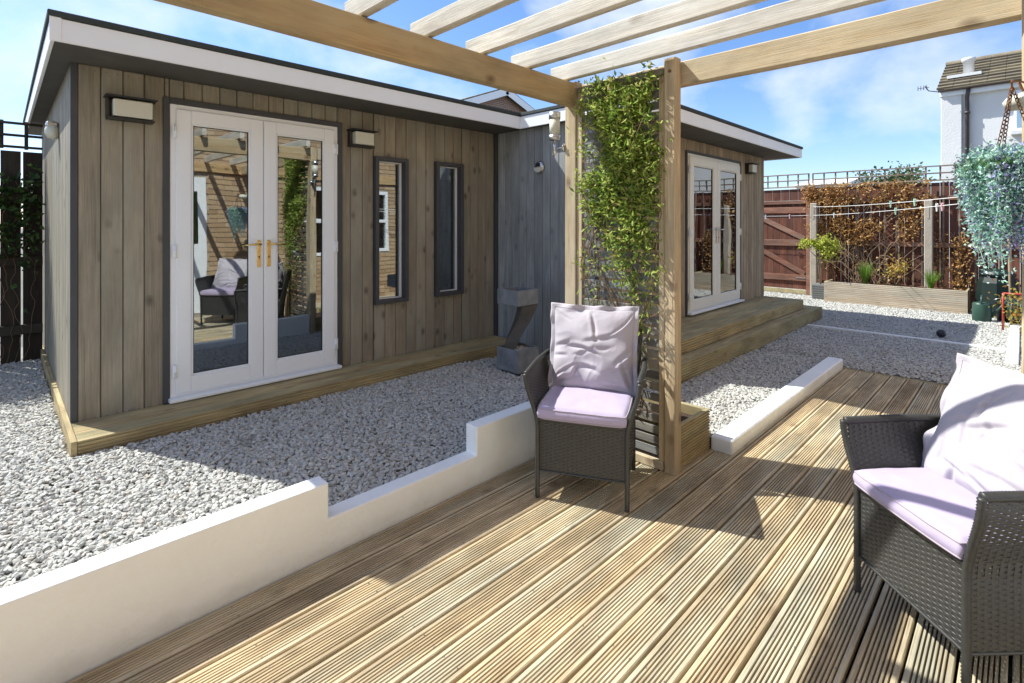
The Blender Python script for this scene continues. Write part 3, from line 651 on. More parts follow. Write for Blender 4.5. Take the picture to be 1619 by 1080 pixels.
def solar(name, label, x, y, z, rz, s=1):
    t = empty(name, (x, y, z), rz); tag(t, label, 'solar light')
    Mx = Matrix.Rotation(R(90), 4, 'X')
    b = MB(); b.lathe([(.062 * s, 0), (.064 * s, .012), (.055 * s, .03), (.03 * s, .036)], 28, M=Mx); b.build('dish', M['steel'], t)
    d = MB(); d.prism([(.052 * s * math.cos(a), .052 * s * math.sin(a)) for a in np.linspace(math.pi, 2 * math.pi, 16)], 'y', -.041, -.02); d.build('lens', M['diffuser'], t)
    p_ = MB(); p_.box(-.028 * s, .028 * s, -.043, -.03, .012, .042, .002); p_.build('solar_panel', M['ball'], t)
solar('solar_light', 'round solar wall light on the blue grey side wall beside the trellis post', WX - .002, 3.49, 1.98, R(-90), 1.0)
t = empty('wall_light', (X0 - .003, 5.1, 2.09), R(-90)); tag(t, 'small dome light on the sunlit end wall under the eaves', 'wall light')
b = MB(); b.lathe([(.05, 0), (.06, .03), (.05, .06), (.02, .075)], 20, M=Matrix.Rotation(R(90), 4, 'X')); b.build('dome', M['diffuser'], t)
b = MB(); b.box(-.05, .05, -.07, 0, .03, .07, .01); b.build('hood', M['steel'], t)

# ------------------------------------------------------------------ pergola
pg = empty('pergola', (2.69, 1.41, 0)); tag(pg, 'timber pergola with weathered rafters on posts over the deck', 'pergola'); PL = (2.69, 1.41, 0)
def pp(mb, name, mat, label=None):
    o = mb.build(name, mat, pg, (-PL[0], -PL[1], -PL[2])); return o
def rough_beam(x0, x1, y0, y1, z0, z1, axis, seed, n=26, bow=.006):
    """a sawn beam with rounded arrises and slight waves along its length"""
    c = .006; a0, a1 = (x0, x1) if axis == 'x' else (y0, y1) if axis == 'y' else (z0, z1)
    P0, P1, Q0, Q1 = (y0, y1, z0, z1) if axis == 'x' else (x0, x1, z0, z1) if axis == 'y' else (x0, x1, y0, y1)
    ring = [(P0 + c, Q0), (P1 - c, Q0), (P1, Q0 + c), (P1, Q1 - c), (P1 - c, Q1), (P0 + c, Q1), (P0, Q1 - c), (P0, Q0 + c)]
    vs = []; fs = []
    for i in range(n + 1):
        a = a0 + (a1 - a0) * i / n; w = bow * mn.noise(Vector((a * .7, seed, 0))); w2 = bow * mn.noise(Vector((a * .9, seed, 9)))
        for (p, q) in ring:
            k = .0018 * mn.noise(Vector((a * 6, p * 30, q * 30 + seed)))
            pt_ = (p + w + k, q + w2 + k)
            vs.append((a, *pt_) if axis == 'x' else (pt_[0], a, pt_[1]) if axis == 'y' else (*pt_, a))
    for i in range(n):
        for k in range(8): k2 = (k + 1) % 8; fs.append((i * 8 + k, i * 8 + k2, (i + 1) * 8 + k2, (i + 1) * 8 + k))
    fs.append(tuple(range(8))); fs.append(tuple(n * 8 + k for k in range(8)))
    return MB().add(vs, fs)
pp(rough_beam(2.657, 2.727, 1.372, 1.442, 0.0, 2.335, 'z', 1, 20, .003), 'post', M['post'])
pp(rough_beam(2.657, 2.730, 2.070, 2.162, 0.0, 2.335, 'z', 2, 20, .003), 'post', M['post'])
pp(rough_beam(2.66, 2.73, -.075, .006, 0.0, 2.335, 'z', 3, 20, .003), 'post', M['post'])
pp(rough_beam(-1.6, 2.655, 2.07, 2.14, 2.175, 2.325, 'x', 4, 30), 'beam', M['beam_x'])
pp(rough_beam(2.731, 2.80, -.58, 2.2, 2.19, 2.325, 'y', 5, 30), 'beam', M['beam_y'])
for k in range(11):
    xx = 2.575 - .362 * k; yE = 2.22 + random.uniform(-.01, .01)
    b = rough_beam(xx, xx + .045, -.58, yE, 2.332, 2.432, 'y', 20 + k, 24, .008); pp(b, 'rafter', M['rafter'])
for (x, y_, z) in [(2.656, 1.405, 2.26), (2.656, 2.115, 2.23), (2.656, 2.1, 2.28)]: pp(MB().lathe([(.009, 0), (.009, .006), (.006, .009)], 8, M=Matrix.Translation((x, y_, z)) @ Matrix.Rotation(R(-90), 4, 'Y')), 'bolt', M['rust'])

# trellis screen between the posts
ts = empty('trellis_screen', (2.69, 1.75, 0)); tag(ts, 'slatted grey trellis screen between the two pergola posts', 'trellis'); TL = (2.69, 1.75, 0)
def tp(mb, name, mat): return mb.build(name, mat, ts, (-TL[0], -TL[1], -TL[2]))
tp(MB().box(2.668, 2.706, 2.028, 2.067, .03, 2.25, .003), 'stile', M['post'])
tp(MB().box(2.668, 2.706, 1.446, 1.480, .03, 2.25, .003), 'stile', M['post'])
tp(MB().box(2.66, 2.712, 1.446, 2.067, 2.252, 2.29, .003), 'top_rail', M['trellis'])
tp(MB().box(2.655, 2.715, 1.447, 2.066, .002, .05, .003), 'bottom_rail', M['post'])
sl0 = None; z = .09
while z < 2.24:
    tt = random.uniform(-.003, .003)
    if sl0 is None:
        sl0 = MB().box(-.007, .007, -.273, .273, -.0225, .0225, .002).build('slat', M['slat'], ts); o = sl0
    else:
        o = sl0.copy(); COL.objects.link(o)
    o.location = (2.684 - TL[0], 1.754 - TL[1], z + tt); o.rotation_euler = (random.uniform(-.004, .004), random.uniform(-.08, .08), 0)
    z += .0625
for yy in (1.66, 1.86): tp(MB().box(2.692, 2.704, yy - .012, yy + .012, .05, 2.25, .002), 'batten', M['slat'])

# planter behind the screen
pl = empty('timber_planter', (2.95, 1.75, 0)); tag(pl, 'ribbed timber planter filled with soil at the foot of the trellis post', 'planter'); QL = (2.95, 1.75, 0)
def qp(mb, name, mat): return mb.build(name, mat, pl, (-QL[0], -QL[1], -QL[2]))
for k in range(2):
    z0 = .004 + k * .123
    qp(ribbed_front(2.735, 3.14, 1.388, z0, z0 + .12, 7), 'side_board', M['step'])
    qp(MB().box(3.112, 3.14, 1.418, 2.1, z0, z0 + .12, .003), 'side_board', M['stepy'])
    qp(MB().box(2.735, 3.11, 2.074, 2.1, z0, z0 + .12, .003), 'side_board', M['step'])
    qp(MB().box(2.735, 2.76, 1.418, 2.072, z0, z0 + .12, .003), 'side_board', M['stepy'])
so = MB(); n = 14; vs = []; fs = []
for i in range(n + 1):
    for j in range(n + 1):
        x = 2.76 + .352 * i / n; yv = 1.418 + .655 * j / n; vs.append((x, yv, .19 + .02 * mn.noise(Vector((x * 9, yv * 9, 0)))))
for i in range(n):
    for j in range(n): q = i * (n + 1) + j; fs.append((q, q + n + 1, q + n + 2, q + 1))
so.add(vs, fs, 0, True); qp(so, 'soil', M['soil'])

# post lamp
lp = empty('post_lamp', (2.665, 2.255, 1.9)); tag(lp, 'stainless steel tube lamp on a bracket beside the left trellis post', 'lamp')
b = MB(); b.lathe([(.039, .215), (.040, .26)], 24); b.build('cap', M['steel'], lp)
b = MB(); b.lathe([(.034, .10), (.036, .215)], 24); b.build('shade', M['diffuser'], lp)
b = MB(); b.lathe([(.038, .072), (.040, .105)], 24); b.build('collar', M['steel'], lp)
b = MB(); b.tube([(0, 0, -.04), (0, 0, .075)], .009, 12); b.tube([(0, 0, .01), (0, -.06, .012), (0, -.085, .012)], .007, 10); b.lathe([(.028, 0), (.028, .008)], 18, M=Matrix.Translation((0, -.092, .012)) @ Matrix.Rotation(R(-90), 4, 'X')); b.build('bracket', M['chrome'], lp)

# ------------------------------------------------------------------ water feature
wf = empty('water_feature', (3.335, 3.26, .09)); tag(wf, 'slate grey planter fountain with curved neck in the corner by the dark trim', 'water feature')
def open_box(w, h, t, inner, z0):
    b = MB(); b.box(-w, w, -w, -w + t, z0, z0 + h, .003); b.box(-w, w, w - t, w, z0, z0 + h, .003); b.box(-w, -w + t, -w + t, w - t, z0, z0 + h, .003); b.box(w - t, w, -w + t, w - t, z0, z0 + h, .003)
    b.box(-w + t, w - t, -w + t, w - t, z0, z0 + inner); return b
open_box(.135, .20, .018, .15, 0).build('base', M['stone_grey'], wf)
open_box(.133, .135, .022, .08, .59).build('bowl', M['stone_grey'], wf)
nk = MB(); vs = []; fs = []; n = 22
for i in range(n + 1):
    u = i / n; zc = .14 + .45 * u; a = R(-12 + 40 * u); off = -.075 + .14 * (u * u * (3 - 2 * u)) + .02 * u; hw = .062 - .014 * math.sin(u * 3.14) + .018 * u; th_ = .13 - .03 * u
    cx, cy = off * .7071, -off * .7071
    for (p, q) in ((-hw, -th_ / 2), (hw, -th_ / 2), (hw, th_ / 2), (-hw, th_ / 2)):
        d1 = Vector((.7071, -.7071)); d2 = Vector((.7071, .7071)); ca, sa = math.cos(a), math.sin(a)
        p_, q_ = p * ca - q * sa, p * sa + q * ca
        vs.append((cx + d1.x * p_ + d2.x * q_ + .01, cy + d1.y * p_ + d2.y * q_ + .01, zc))
for i in range(n):
    for k in range(4): k2 = (k + 1) % 4; fs.append((i * 4 + k, i * 4 + k2, i * 4 + 4 + k2, i * 4 + 4 + k))
fs.append((3, 2, 1, 0)); fs.append(tuple(n * 4 + k for k in range(4)))
nk.add(vs, fs, 0, False); nk.build('neck', M['stone_dark'], wf)
pp_ = grid_pts(-.115, .115, -.115, .115, .018, lambda x: x * 0 + .178, zj=.01)
pp_[:, 2] += .02 * np.exp(-((pp_[:, 0] ** 2 + pp_[:, 1] ** 2) / .006))
pb = gn_stones('pebbles', pp_, M['pebble'], .009, .015, parent=wf, seed=40); pb['kind'] = 'stuff'

# ------------------------------------------------------------------ leaves helper
def leaves(name, pos, direc, ln, wd, mat, parent, jitter=.6, fold=.25, curl=.2):
    """one folded rhombic leaf per position; direc = preferred direction"""
    n = len(pos); d = direc + rng.normal(0, jitter, (n, 3)); d /= np.linalg.norm(d, axis=1)[:, None] + 1e-9
    r = rng.normal(0, 1, (n, 3)); s = np.cross(d, r); s /= np.linalg.norm(s, axis=1)[:, None] + 1e-9; nn = np.cross(s, d)
    l = ln * rng.uniform(.45, 1.4, n)[:, None]; w = wd * rng.uniform(.7, 1.25, n)[:, None]
    a = pos; b = pos + d * l * .45 + s * w / 2 + nn * w * fold; c = pos + d * l - nn * l * curl; e = pos + d * l * .45 - s * w / 2 + nn * w * fold
    V = np.stack([a, b, c, e], 1).reshape(-1, 3); i = np.arange(n)[:, None] * 4
    F = np.concatenate([i + np.array([[0, 1, 2]]), i + np.array([[0, 2, 3]])])
    return np_obj(name, V, F, mat, parent)

# ------------------------------------------------------------------ climber on the screen
M['climber'] = leafmat('jasmine_leaves', [(.12, .22, .03), (.24, .37, .06), (.38, .50, .10), (.54, .60, .17), (.28, .42, .08), (.60, .48, .20)], .4)
cl = empty('climbing_plant', (2.8, 1.75, .2)); tag(cl, 'dense green climbing plant growing up the slatted trellis screen', 'climbing plant')
CLO = (-2.8, -1.75, -.2); stems = MB(); LP = []; LD = []
def clim_density(y, z):
    # denser high up and to the right hand side (small y)
    return 1
for k in range(150):
    y0 = random.uniform(1.5, 1.98); x = 2.665; z = .25 + random.random() * .2 if k < 15 else random.choice([random.uniform(.9, 2.25), random.uniform(1.3, 2.28)])
    pts = []; yy = y0; vz = random.uniform(.6, 1) if k < 15 else random.uniform(-.9, .8); vy = random.uniform(-.5, .5)
    xo = random.uniform(-.01, .05); Ln = random.randint(40, 75) if k < 15 else random.randint(9, 30)
    for i in range(Ln):
        pts.append((x - xo * .9 + random.uniform(-.004, .004), yy, z)); z += vz * .026; yy += vy * .02
        vy += random.uniform(-.35, .35); vy = max(-.8, min(.8, vy)); vz += random.uniform(-.2, .2) + (.03 if k < 15 else -.03); vz = max(-1 if k >= 15 else .3, min(1, vz)); xo += random.uniform(-.008, .009); xo = max(-.02, min(.10, xo))
        if yy < 1.43 + (.0): vy = abs(vy)
        if yy > (2.0 if random.random() < .93 else 2.08): vy = -abs(vy)
        if z > 2.29: break
    if len(pts) < 4 or (k >= 15 and pts[0][2] < 1.2 and random.random() < .5): continue
    stems.tube(pts, [.0028 if k < 15 else .0015] * len(pts), 4, cap=False)
    for p in pts:
        zz = p[2]; dens = 3.6 if zz > 1.25 else (2.4 if zz > .95 else 1.6 if zz > .6 else .6)
        if zz > 1.3 and p[1] < 1.8: dens = 5.5
        for q in range(int(dens + random.random())):
            LP.append((p[0] + random.gauss(0, .016), p[1] + random.gauss(0, .02), p[2] + random.gauss(0, .02))); LD.append((-.5, random.uniform(-.6, .6), random.uniform(-.5, .5)))
# bushy body
for k in range(2600):
    zz = 2.27 - abs(random.gauss(0, .62)); yy = random.uniform(1.45, 2.02)
    if zz < 1.0 or (yy > 1.85 and random.random() < .55): continue
    if mn.noise(Vector((yy * 6, zz * 6, 4))) < .06 + (.25 if (yy > 1.8 and zz < 1.75) else 0): continue
    LP.append((2.655 - abs(random.gauss(0, .035)), yy, zz)); LD.append((-.6, random.uniform(-.5, .5), random.uniform(-.3, .5)))
for k in range(230):  # tips spraying left of the post and above
    s_ = random.random(); c = random.choice([(2.03, 1.95), (2.03, 1.7), (2.02, 2.1), (1.7, 2.27), (1.5, 2.28), (1.6, 2.25)])
    LP.append((2.62 + random.gauss(0, .03), c[0] + random.gauss(0, .035), c[1] + random.gauss(0, .09))); LD.append((-.3, random.uniform(-.5, .5), .5))
def keep(p):
    x, y, z = p
    if y > 2.03 and random.random() < .8: return False
    k_ = 1.0 if z > 1.6 else .4 + .6 * (max(0, z - .95) / .65) if z > .95 else (.42 if z > .6 else .2)
    if y > 1.84: k_ *= .85 if z > 1.6 else .65
    if z < 1.5: k_ *= 1.35 * math.exp(-((y - (1.62 + .1 * (z - .6))) / .2) ** 2) + .3
    k_ *= min(1, max(.06, 2.6 * mn.noise(Vector((y * 5.5, z * 5.5, 2.2))) + .72))
    band = 2.657 - .463 * (y - 1.442) > x > 2.657 - .463 * (y - 1.372) - .02
    if band and random.random() < .7: return False
    return random.random() < k_
KK = [i for i, p in enumerate(LP) if keep(p)]; LP = [LP[i] for i in KK]; LD = [LD[i] for i in KK]
stems.build('stem', M['stem'], cl, CLO)
lo = leaves('foliage', np.array(LP), np.array(LD), .043, .0135, M['climber'], cl, .7); lo.location = CLO; lo['kind'] = 'stuff'

# ------------------------------------------------------------------ rattan chairs
def weave(mb, S, u0, u1, v0, v1, nu, nv, rib=.0100, th=.0012, amp=.0016, skip=None):
    """S(u,v)->(point, normal); nv horizontal strands woven round nu uprights"""
    for j in range(nv):
        v = v0 + (v1 - v0) * (j + .5) / nv; ring = []; n = nu * 2
        for i in range(n + 1):
            u = u0 + (u1 - u0) * i / n; p, nn = S(u, v); p2, _ = S(u, v + .001); upv = (p2 - p).normalized()
            w = amp * math.cos(math.pi * (i / 2 + j)) if True else 0
            a = p + nn * w; hh = upv * (rib / 2); tt = nn * th / 2
            ring.append([a - hh - tt, a - hh * .8 + tt, a + hh * .8 + tt, a + hh - tt])
        vs = [q for r_ in ring for q in r_]; fs = []
        for i in range(n):
            for k in range(4): k2 = (k + 1) % 4; fs.append((i * 4 + k, i * 4 + 4 + k, i * 4 + 4 + k2, i * 4 + k2))
        mb.add(vs, fs, 0, False)
    m = max(4, nv // 6)
    for i in range(nu):
        u = u0 + (u1 - u0) * (i + .5) / nu; vs = []; fs = []
        for j in range(m + 1):
            v = v0 + (v1 - v0) * j / m; p, nn = S(u, v); p2, _ = S(u + .001, v); sd2 = (p2 - p).normalized() * .0058
            vs += [p - sd2 - nn * .0005, p + sd2 - nn * .0005, p + sd2 + nn * .0005, p - sd2 + nn * .0005]
        for j in range(m):
            for k in range(4): k2 = (k + 1) % 4; fs.append((j * 4 + k, j * 4 + k2, j * 4 + 4 + k2, j * 4 + 4 + k))
        mb.add(vs, fs, 0, False)
def wrapped(mb, pts, r=.011):
    P_ = [Vector(p) for p in pts]; out = []
    for a, b in zip(P_, P_[1:]):
        n = max(1, int((b - a).length / .005))
        for i in range(n): out.append(a.lerp(b, i / n))
    out.append(P_[-1]); rr = [r * (1 + (.18 if (i % 2) else -.10)) for i in range(len(out))]
    mb.tube(out, rr, 8)
def sm(a, b, x): t = max(0, min(1, (x - a) / (b - a))); return t * t * (3 - 2 * t)
AH = .63
def side_x(z): return .226 + .062 * sm(.36, AH, z)
def side_S(sgn):
    def S(u, v):
        x = side_x(v); dx = (side_x(v + .004) - x) / .004; nn = Vector((sgn, 0, -dx)).normalized()
        return Vector((sgn * x, u, v)), nn
    return S
def back_y(z): return .222 + .10 * max(0, (z - .38) / .5) ** 1.1
def back_S(u, v):
    y_ = back_y(v); return Vector((u * (1 + .12 * sm(.4, .65, v)), y_ - .02 * (u / .25) ** 2 * 0, v)), Vector((0, 1, -.2)).normalized()
def front_S(u, v): return Vector((u, -.224, v)), Vector((0, -1, 0))
def make_chair():
    ch = empty('rattan_armchair', (0, 0, 0))
    for sgn in (-1, 1):
        mb = MB(); weave(mb, side_S(sgn), -.224, .224, .14, AH - .006, 20, 58); mb.build('side_panel', M['rattan'], ch)
        lg = MB(); wrapped(lg, [(sgn * (side_x(z)), -.228 - .012 * sm(.4, .63, z), z) for z in np.linspace(.0, AH, 22)], .0115); lg.build('front_leg', M['rattan'], ch)
        lg = MB(); wrapped(lg, [(sgn * (.222 + .03 * sm(.4, .65, z)), back_y(z), z) for z in np.linspace(.0, .82, 22)], .0115); lg.build('rear_leg', M['rattan'], ch)
        ar = MB(); wrapped(ar, [(sgn * (.288 - .004 * math.cos(t_ * 6)), -.238 + .50 * t_, AH + .004 * math.sin(t_ * 3.1)) for t_ in np.linspace(0, 1, 9)], .013); ar.build('arm_rail', M['rattan'], ch)
        br = MB(); wrapped(br, [(sgn * .226, -.224, .138), (sgn * .226, .224, .138)], .005); br.build('bottom_rail', M['rattan'], ch)
    mb = MB(); weave(mb, front_S, -.222, .222, .14, .398, 20, 31); mb.build('front_panel', M['rattan'], ch)
    br = MB(); wrapped(br, [(-.222, -.226, .138), (.222, -.226, .138)], .005); br.build('bottom_rail', M['rattan'], ch); br = MB(); wrapped(br, [(-.222, -.226, .4), (.222, -.226, .4)], .009); br.build('front_rail', M['rattan'], ch)
    mb = MB(); weave(mb, back_S, -.222, .222, .14, .815, 20, 79); mb.build('back_panel', M['rattan'], ch)
    br = MB(); wrapped(br, [(-.252, back_y(.82), .82), (-.12, back_y(.83), .83), (.12, back_y(.83), .83), (.252, back_y(.82), .82)], .013); br.build('top_rail', M['rattan'], ch)
    mb = MB(); weave(mb, lambda u, v: (Vector((u, v, .395)), Vector((0, 0, 1))), -.22, .22, -.22, .21, 20, 50); mb.build('seat_panel', M['rattan'], ch)
    return ch
def local_basis(ex, ey, ez): return Matrix((ex, ey, ez)).transposed()
chair = make_chair(); c1 = Vector(((1.961 + 2.559) / 2, (1.768 + 1.578) / 2, 0))
f1 = Vector((-.888, -.46, 0))   # facing direction (local -y)
rz1 = math.atan2(-f1.x, f1.y) + math.pi
chair.location = c1; chair.rotation_euler = (0, 0, rz1)
tag(chair, 'dark rattan armchair standing in front of the climbing plant and trellis', 'armchair', 'rattan armchairs on the deck')
chair2 = copy_tree(chair); f2 = Vector((-.73, .683, 0)); rz2 = math.atan2(-f2.x, f2.y) + math.pi
sx2 = Vector((.683, .73, 0))
c2 = Vector((2.315, .45, 0)) - sx2 * .226 - f2 * .228
chair2.location = c2; chair2.rotation_euler = (0, 0, rz2)
chair2['label'] = 'dark rattan armchair in the right foreground under the hanging basket'

def seat_cushion(c, rz, label):
    w, d, h = .228, .228, .072; n = 40; V = []; F = []
    t = empty('seat_cushion', (c.x, c.y, .402), rz); tag(t, label, 'cushion', 'lavender seat cushions')
    def shape(top):
        vs = []
        for i in range(n + 1):
            for j in range(n + 1):
                u = 2 * i / n - 1; v = 2 * j / n - 1
                e = (1 - abs(u) ** 20) ** .5 * (1 - abs(v) ** 20) ** .5
                cr_ = 1 - .012 * (abs(u * v) ** 3) * 10 * .3
                x = w * u * cr_; y_ = d * v * cr_ - .022
                z_ = h / 2 + (h / 2 * (.62 + .38 * e) + .012 * (1 - u * u) * (1 - v * v) + .003 * mn.noise(Vector((u * 3, v * 3, 2)))) * (1 if top else -1)
                if not top: z_ = h / 2 - (h / 2) * (.62 + .38 * e)
                vs.append((x, y_, z_))
        return vs
    a = shape(True); b = shape(False); m = MB(); m.add(a, [(i * (n + 1) + j, (i + 1) * (n + 1) + j, (i + 1) * (n + 1) + j + 1, i * (n + 1) + j + 1) for i in range(n) for j in range(n)], 0, True)
    m.add(b, [(i * (n + 1) + j, i * (n + 1) + j + 1, (i + 1) * (n + 1) + j + 1, (i + 1) * (n + 1) + j) for i in range(n) for j in range(n)], 0, True)
    rim = [i * (n + 1) for i in range(n + 1)] + [n * (n + 1) + j for j in range(1, n + 1)] + [i * (n + 1) + n for i in range(n - 1, -1, -1)] + [j for j in range(n - 1, 0, -1)]
    K = len(rim); sv = []; sf = []
    for q in range(K):
        A = Vector(a[rim[q]]); B = Vector(b[rim[q]]); o_ = Vector((A.x, A.y + .012, 0)).normalized() * .007
        for s in range(5): sv.append(A.lerp(B, s / 4) + o_ * math.sin(math.pi * s / 4))
    for q in range(K):
        for s in range(4): q2 = (q + 1) % K; sf.append((q * 5 + s, q2 * 5 + s, q2 * 5 + s + 1, q * 5 + s + 1))
    m.add(sv, sf, 0, True); m.build('pad', M['lav2'], t)
    pm_ = MB()
    for src in (a, b): pts = [Vector(src[r_]) for r_ in rim]; pm_.tube(pts + [pts[0]], .0032, 6, cap=False)
    pm_.build('piping', M['piping'], t); return t
def back_cushion(c, rz, label, seed, tilt=12, lift=.46, w=.25, h=.24, T=.075, dy=.105, roll=0):
    t = empty('back_cushion', (c.x, c.y, 0), rz); tag(t, label, 'cushion', 'pale lavender back cushions')
    n = 120; crs = []
    rs_ = random.Random(int(seed * 10))
    for k in range(20):
        if k < 9:   # creases fanning in from an edge or a corner
            e_ = rs_.choice([(-1, rs_.uniform(-1, 1)), (1, rs_.uniform(-1, 1)), (rs_.uniform(-1, 1), -1), (-.95, -.9), (.95, -.9), (.95, .9), (-.95, .9)])
            an = math.atan2(-e_[1], -e_[0]) + rs_.uniform(-.5, .5)
        else:
            e_ = (rs_.uniform(-.6, .6), rs_.uniform(-.8, .3)); an = rs_.uniform(-.5, .5) + (0 if rs_.random() < .7 else 1.3)
        crs.append((e_[0], e_[1], math.cos(an), math.sin(an), rs_.uniform(.3, .85), rs_.uniform(.024, .055), rs_.uniform(.004, .011), rs_.uniform(-.6, .6)))
    base = Matrix.Translation((0, dy, lift)) @ Matrix.Rotation(R(-tilt), 4, 'X') @ Matrix.Rotation(R(roll), 4, 'Y')
    def wr(u, v, s):
        q = 0
        for k in range(5):   # creases running in from corners and edges
            a = k * 1.3 + seed; d_ = (u * math.cos(a) + v * math.sin(a)) * 5 + 1.5 * mn.noise(Vector((u * 1.6 + k, v * 1.6, s + k)))
            q += (abs(math.sin(d_ * .55)) ** .7) * max(0, mn.noise(Vector((u * 1.2, v * 1.2, k * 3.7 + s))) + .05) * .05
        q = q * .3 + .010 * mn.noise(Vector((u * 2.0, v * 2.0, s)))
        for (cx, cy, dx, dy_, ln, wd, am, bd) in crs:
            a = (u - cx) * dx + (v - cy) * dy_; b = -(u - cx) * dy_ + (v - cy) * dx - bd * a * a
            if -.05 < a < ln and abs(b) < wd * 5:
                f = math.sin(math.pi * max(0, min(1, (a + .05) / (ln + .05)))) ** .7; q += am * f * (math.exp(-(b / wd) ** 2) - .55 * math.exp(-((b - wd * 2.0) / (wd * 1.3)) ** 2))
        return q
    m = MB()
    for sgn in (-1, 1):
        vs = []
        for i in range(n + 1):
            for j in range(n + 1):
                u = 2 * i / n - 1; v = 2 * j / n - 1
                e = ((1 - abs(u) ** 2.6) ** .55) * ((1 - abs(v) ** 2.6) ** .55)
                pin = 1 - .05 * (1 - abs(v) ** 2) * (abs(u) ** 3); pin2 = 1 - .05 * (1 - abs(u) ** 2) * (abs(v) ** 3)
                x = w * u * pin; z_ = h * v * pin2 + h
                sag = (1 + .25 * -v)
                th_ = T * e * sag; th_ -= wr(u, v, seed + sgn) * min(1, e * 2.5)
                edge_w = .006 * math.sin(u * 9 + seed + v * 7) * (1 - e)
                vs.append(tuple(base @ Vector((x, sgn * max(th_, .0015) + edge_w, z_))))
        fs = [(i * (n + 1) + j, (i + 1) * (n + 1) + j, (i + 1) * (n + 1) + j + 1, i * (n + 1) + j + 1) for i in range(n) for j in range(n)]
        m.add(vs, fs, 0, True)
    m.build('filling', M['lav'], t)
    # flange with ripples
    fl_ = MB(); K = 160; ring = []
    for q in range(K):
        s = q / K * 4; k = int(s); f = s - k
        u, v = [(2 * f - 1, -1), (1, 2 * f - 1), (1 - 2 * f, 1), (-1, 1 - 2 * f)][k]
        pin = 1 - .05 * (1 - abs(v) ** 2) * (abs(u) ** 3); pin2 = 1 - .05 * (1 - abs(u) ** 2) * (abs(v) ** 3)
        x = w * u * pin; z_ = h * v * pin2 + h; nx, nz = (u if abs(u) >= .999 else 0), (v if abs(v) >= .999 else 0)
        l = .024 * (1 + .35 * mn.noise(Vector((q * .13, seed, 0)))); rip = .011 * math.sin(q * .42 + seed) + .012 * mn.noise(Vector((q * .2, seed, 3)))
        e0 = .006 * math.sin(u * 9 + seed + v * 7)
        ring.append((Vector((x, e0, z_)), Vector((x + nx * l * .6, rip * .6 + e0, z_ + nz * l * .6)), Vector((x + nx * l, rip + e0, z_ + nz * l))))
    vs = []; fs = []
    for (a, b, c_) in ring:
        for p, tt in ((a, .003), (b, .002), (c_, .002)):
            vs.append(tuple(base @ (p + Vector((0, -tt, 0))))); vs.append(tuple(base @ (p + Vector((0, tt, 0)))))
    for q in range(K):
        a = q * 6; b = ((q + 1) % K) * 6
        fs += [(a, a + 2, b + 2, b), (a + 2, a + 4, b + 4, b + 2), (a + 1, b + 1, b + 3, a + 3), (a + 3, b + 3, b + 5, a + 5), (a + 4, a + 5, b + 5, b + 4)]
    fl_.add(vs, fs, 0, True); fl_.build('flange', M['lav'], t); return t
seat_cushion(c1, rz1, 'lavender seat cushion on the armchair in front of the trellis')
back_cushion(c1, rz1, 'crumpled pale lavender back cushion on the armchair in front of the trellis', 3.0, tilt=13, lift=.455, w=.235, h=.235)
seat_cushion(c2, rz2, 'lavender seat cushion on the armchair in the right foreground')
back_cushion(c2, rz2, 'pale lavender back cushion on the armchair in the right foreground', 11.0, tilt=22, lift=.455, w=.24, h=.226, dy=.03, roll=0)

# ------------------------------------------------------------------ hanging basket, bracket, lamp on the near post
hb = empty('hanging_basket', (2.50, .03, 1.55)); tag(hb, 'hanging basket of trailing blue and teal flowers at the right edge', 'hanging basket')
b = MB(); b.lathe([(.02, -.09), (.06, -.075), (.085, -.03), (.095, .01), (.09, .02), (.075, -.03)], 24); b.build('bowl', M['stem'], hb)
def chain(mb, p0, p1, link=.018):
    p0, p1 = Vector(p0), Vector(p1); n = max(2, int((p1 - p0).length / (link * .78))); d = (p1 - p0).normalized(); s = d.orthogonal().normalized(); s2 = d.cross(s)
    for i in range(n):
        c = p0.lerp(p1, (i + .5) / n); a = s if i % 2 else s2
        mb.tube([c + d * (link * .52 * math.cos(t_)) + a * (link * .3 * math.sin(t_)) for t_ in np.linspace(0, 2 * math.pi, 9)], .0016, 5, cap=False)
apex = (0, 0, .33)
for k in range(3):
    a = R(40 + 120 * k); mb = MB(); chain(mb, apex, (.088 * math.cos(a), .088 * math.sin(a), .015)); mb.build('chain', M['rust'], hb)
M['teal'] = leafmat('teal_trailing_leaves', [(.18, .42, .34), (.32, .60, .50), (.52, .74, .66), (.70, .84, .78), (.22, .45, .30)], .3)
M['bluefl'] = leafmat('blue_flowers', [(.16, .17, .42), (.28, .30, .62), (.45, .46, .78), (.33, .25, .55), (.62, .66, .85)], .3)
M['greenlf'] = leafmat('bright_basket_leaves', [(.07, .20, .07), (.16, .34, .14), (.40, .52, .36), (.28, .42, .25)], .3)
SP = []; SD = []; FP = []; FD = []; stm = MB()
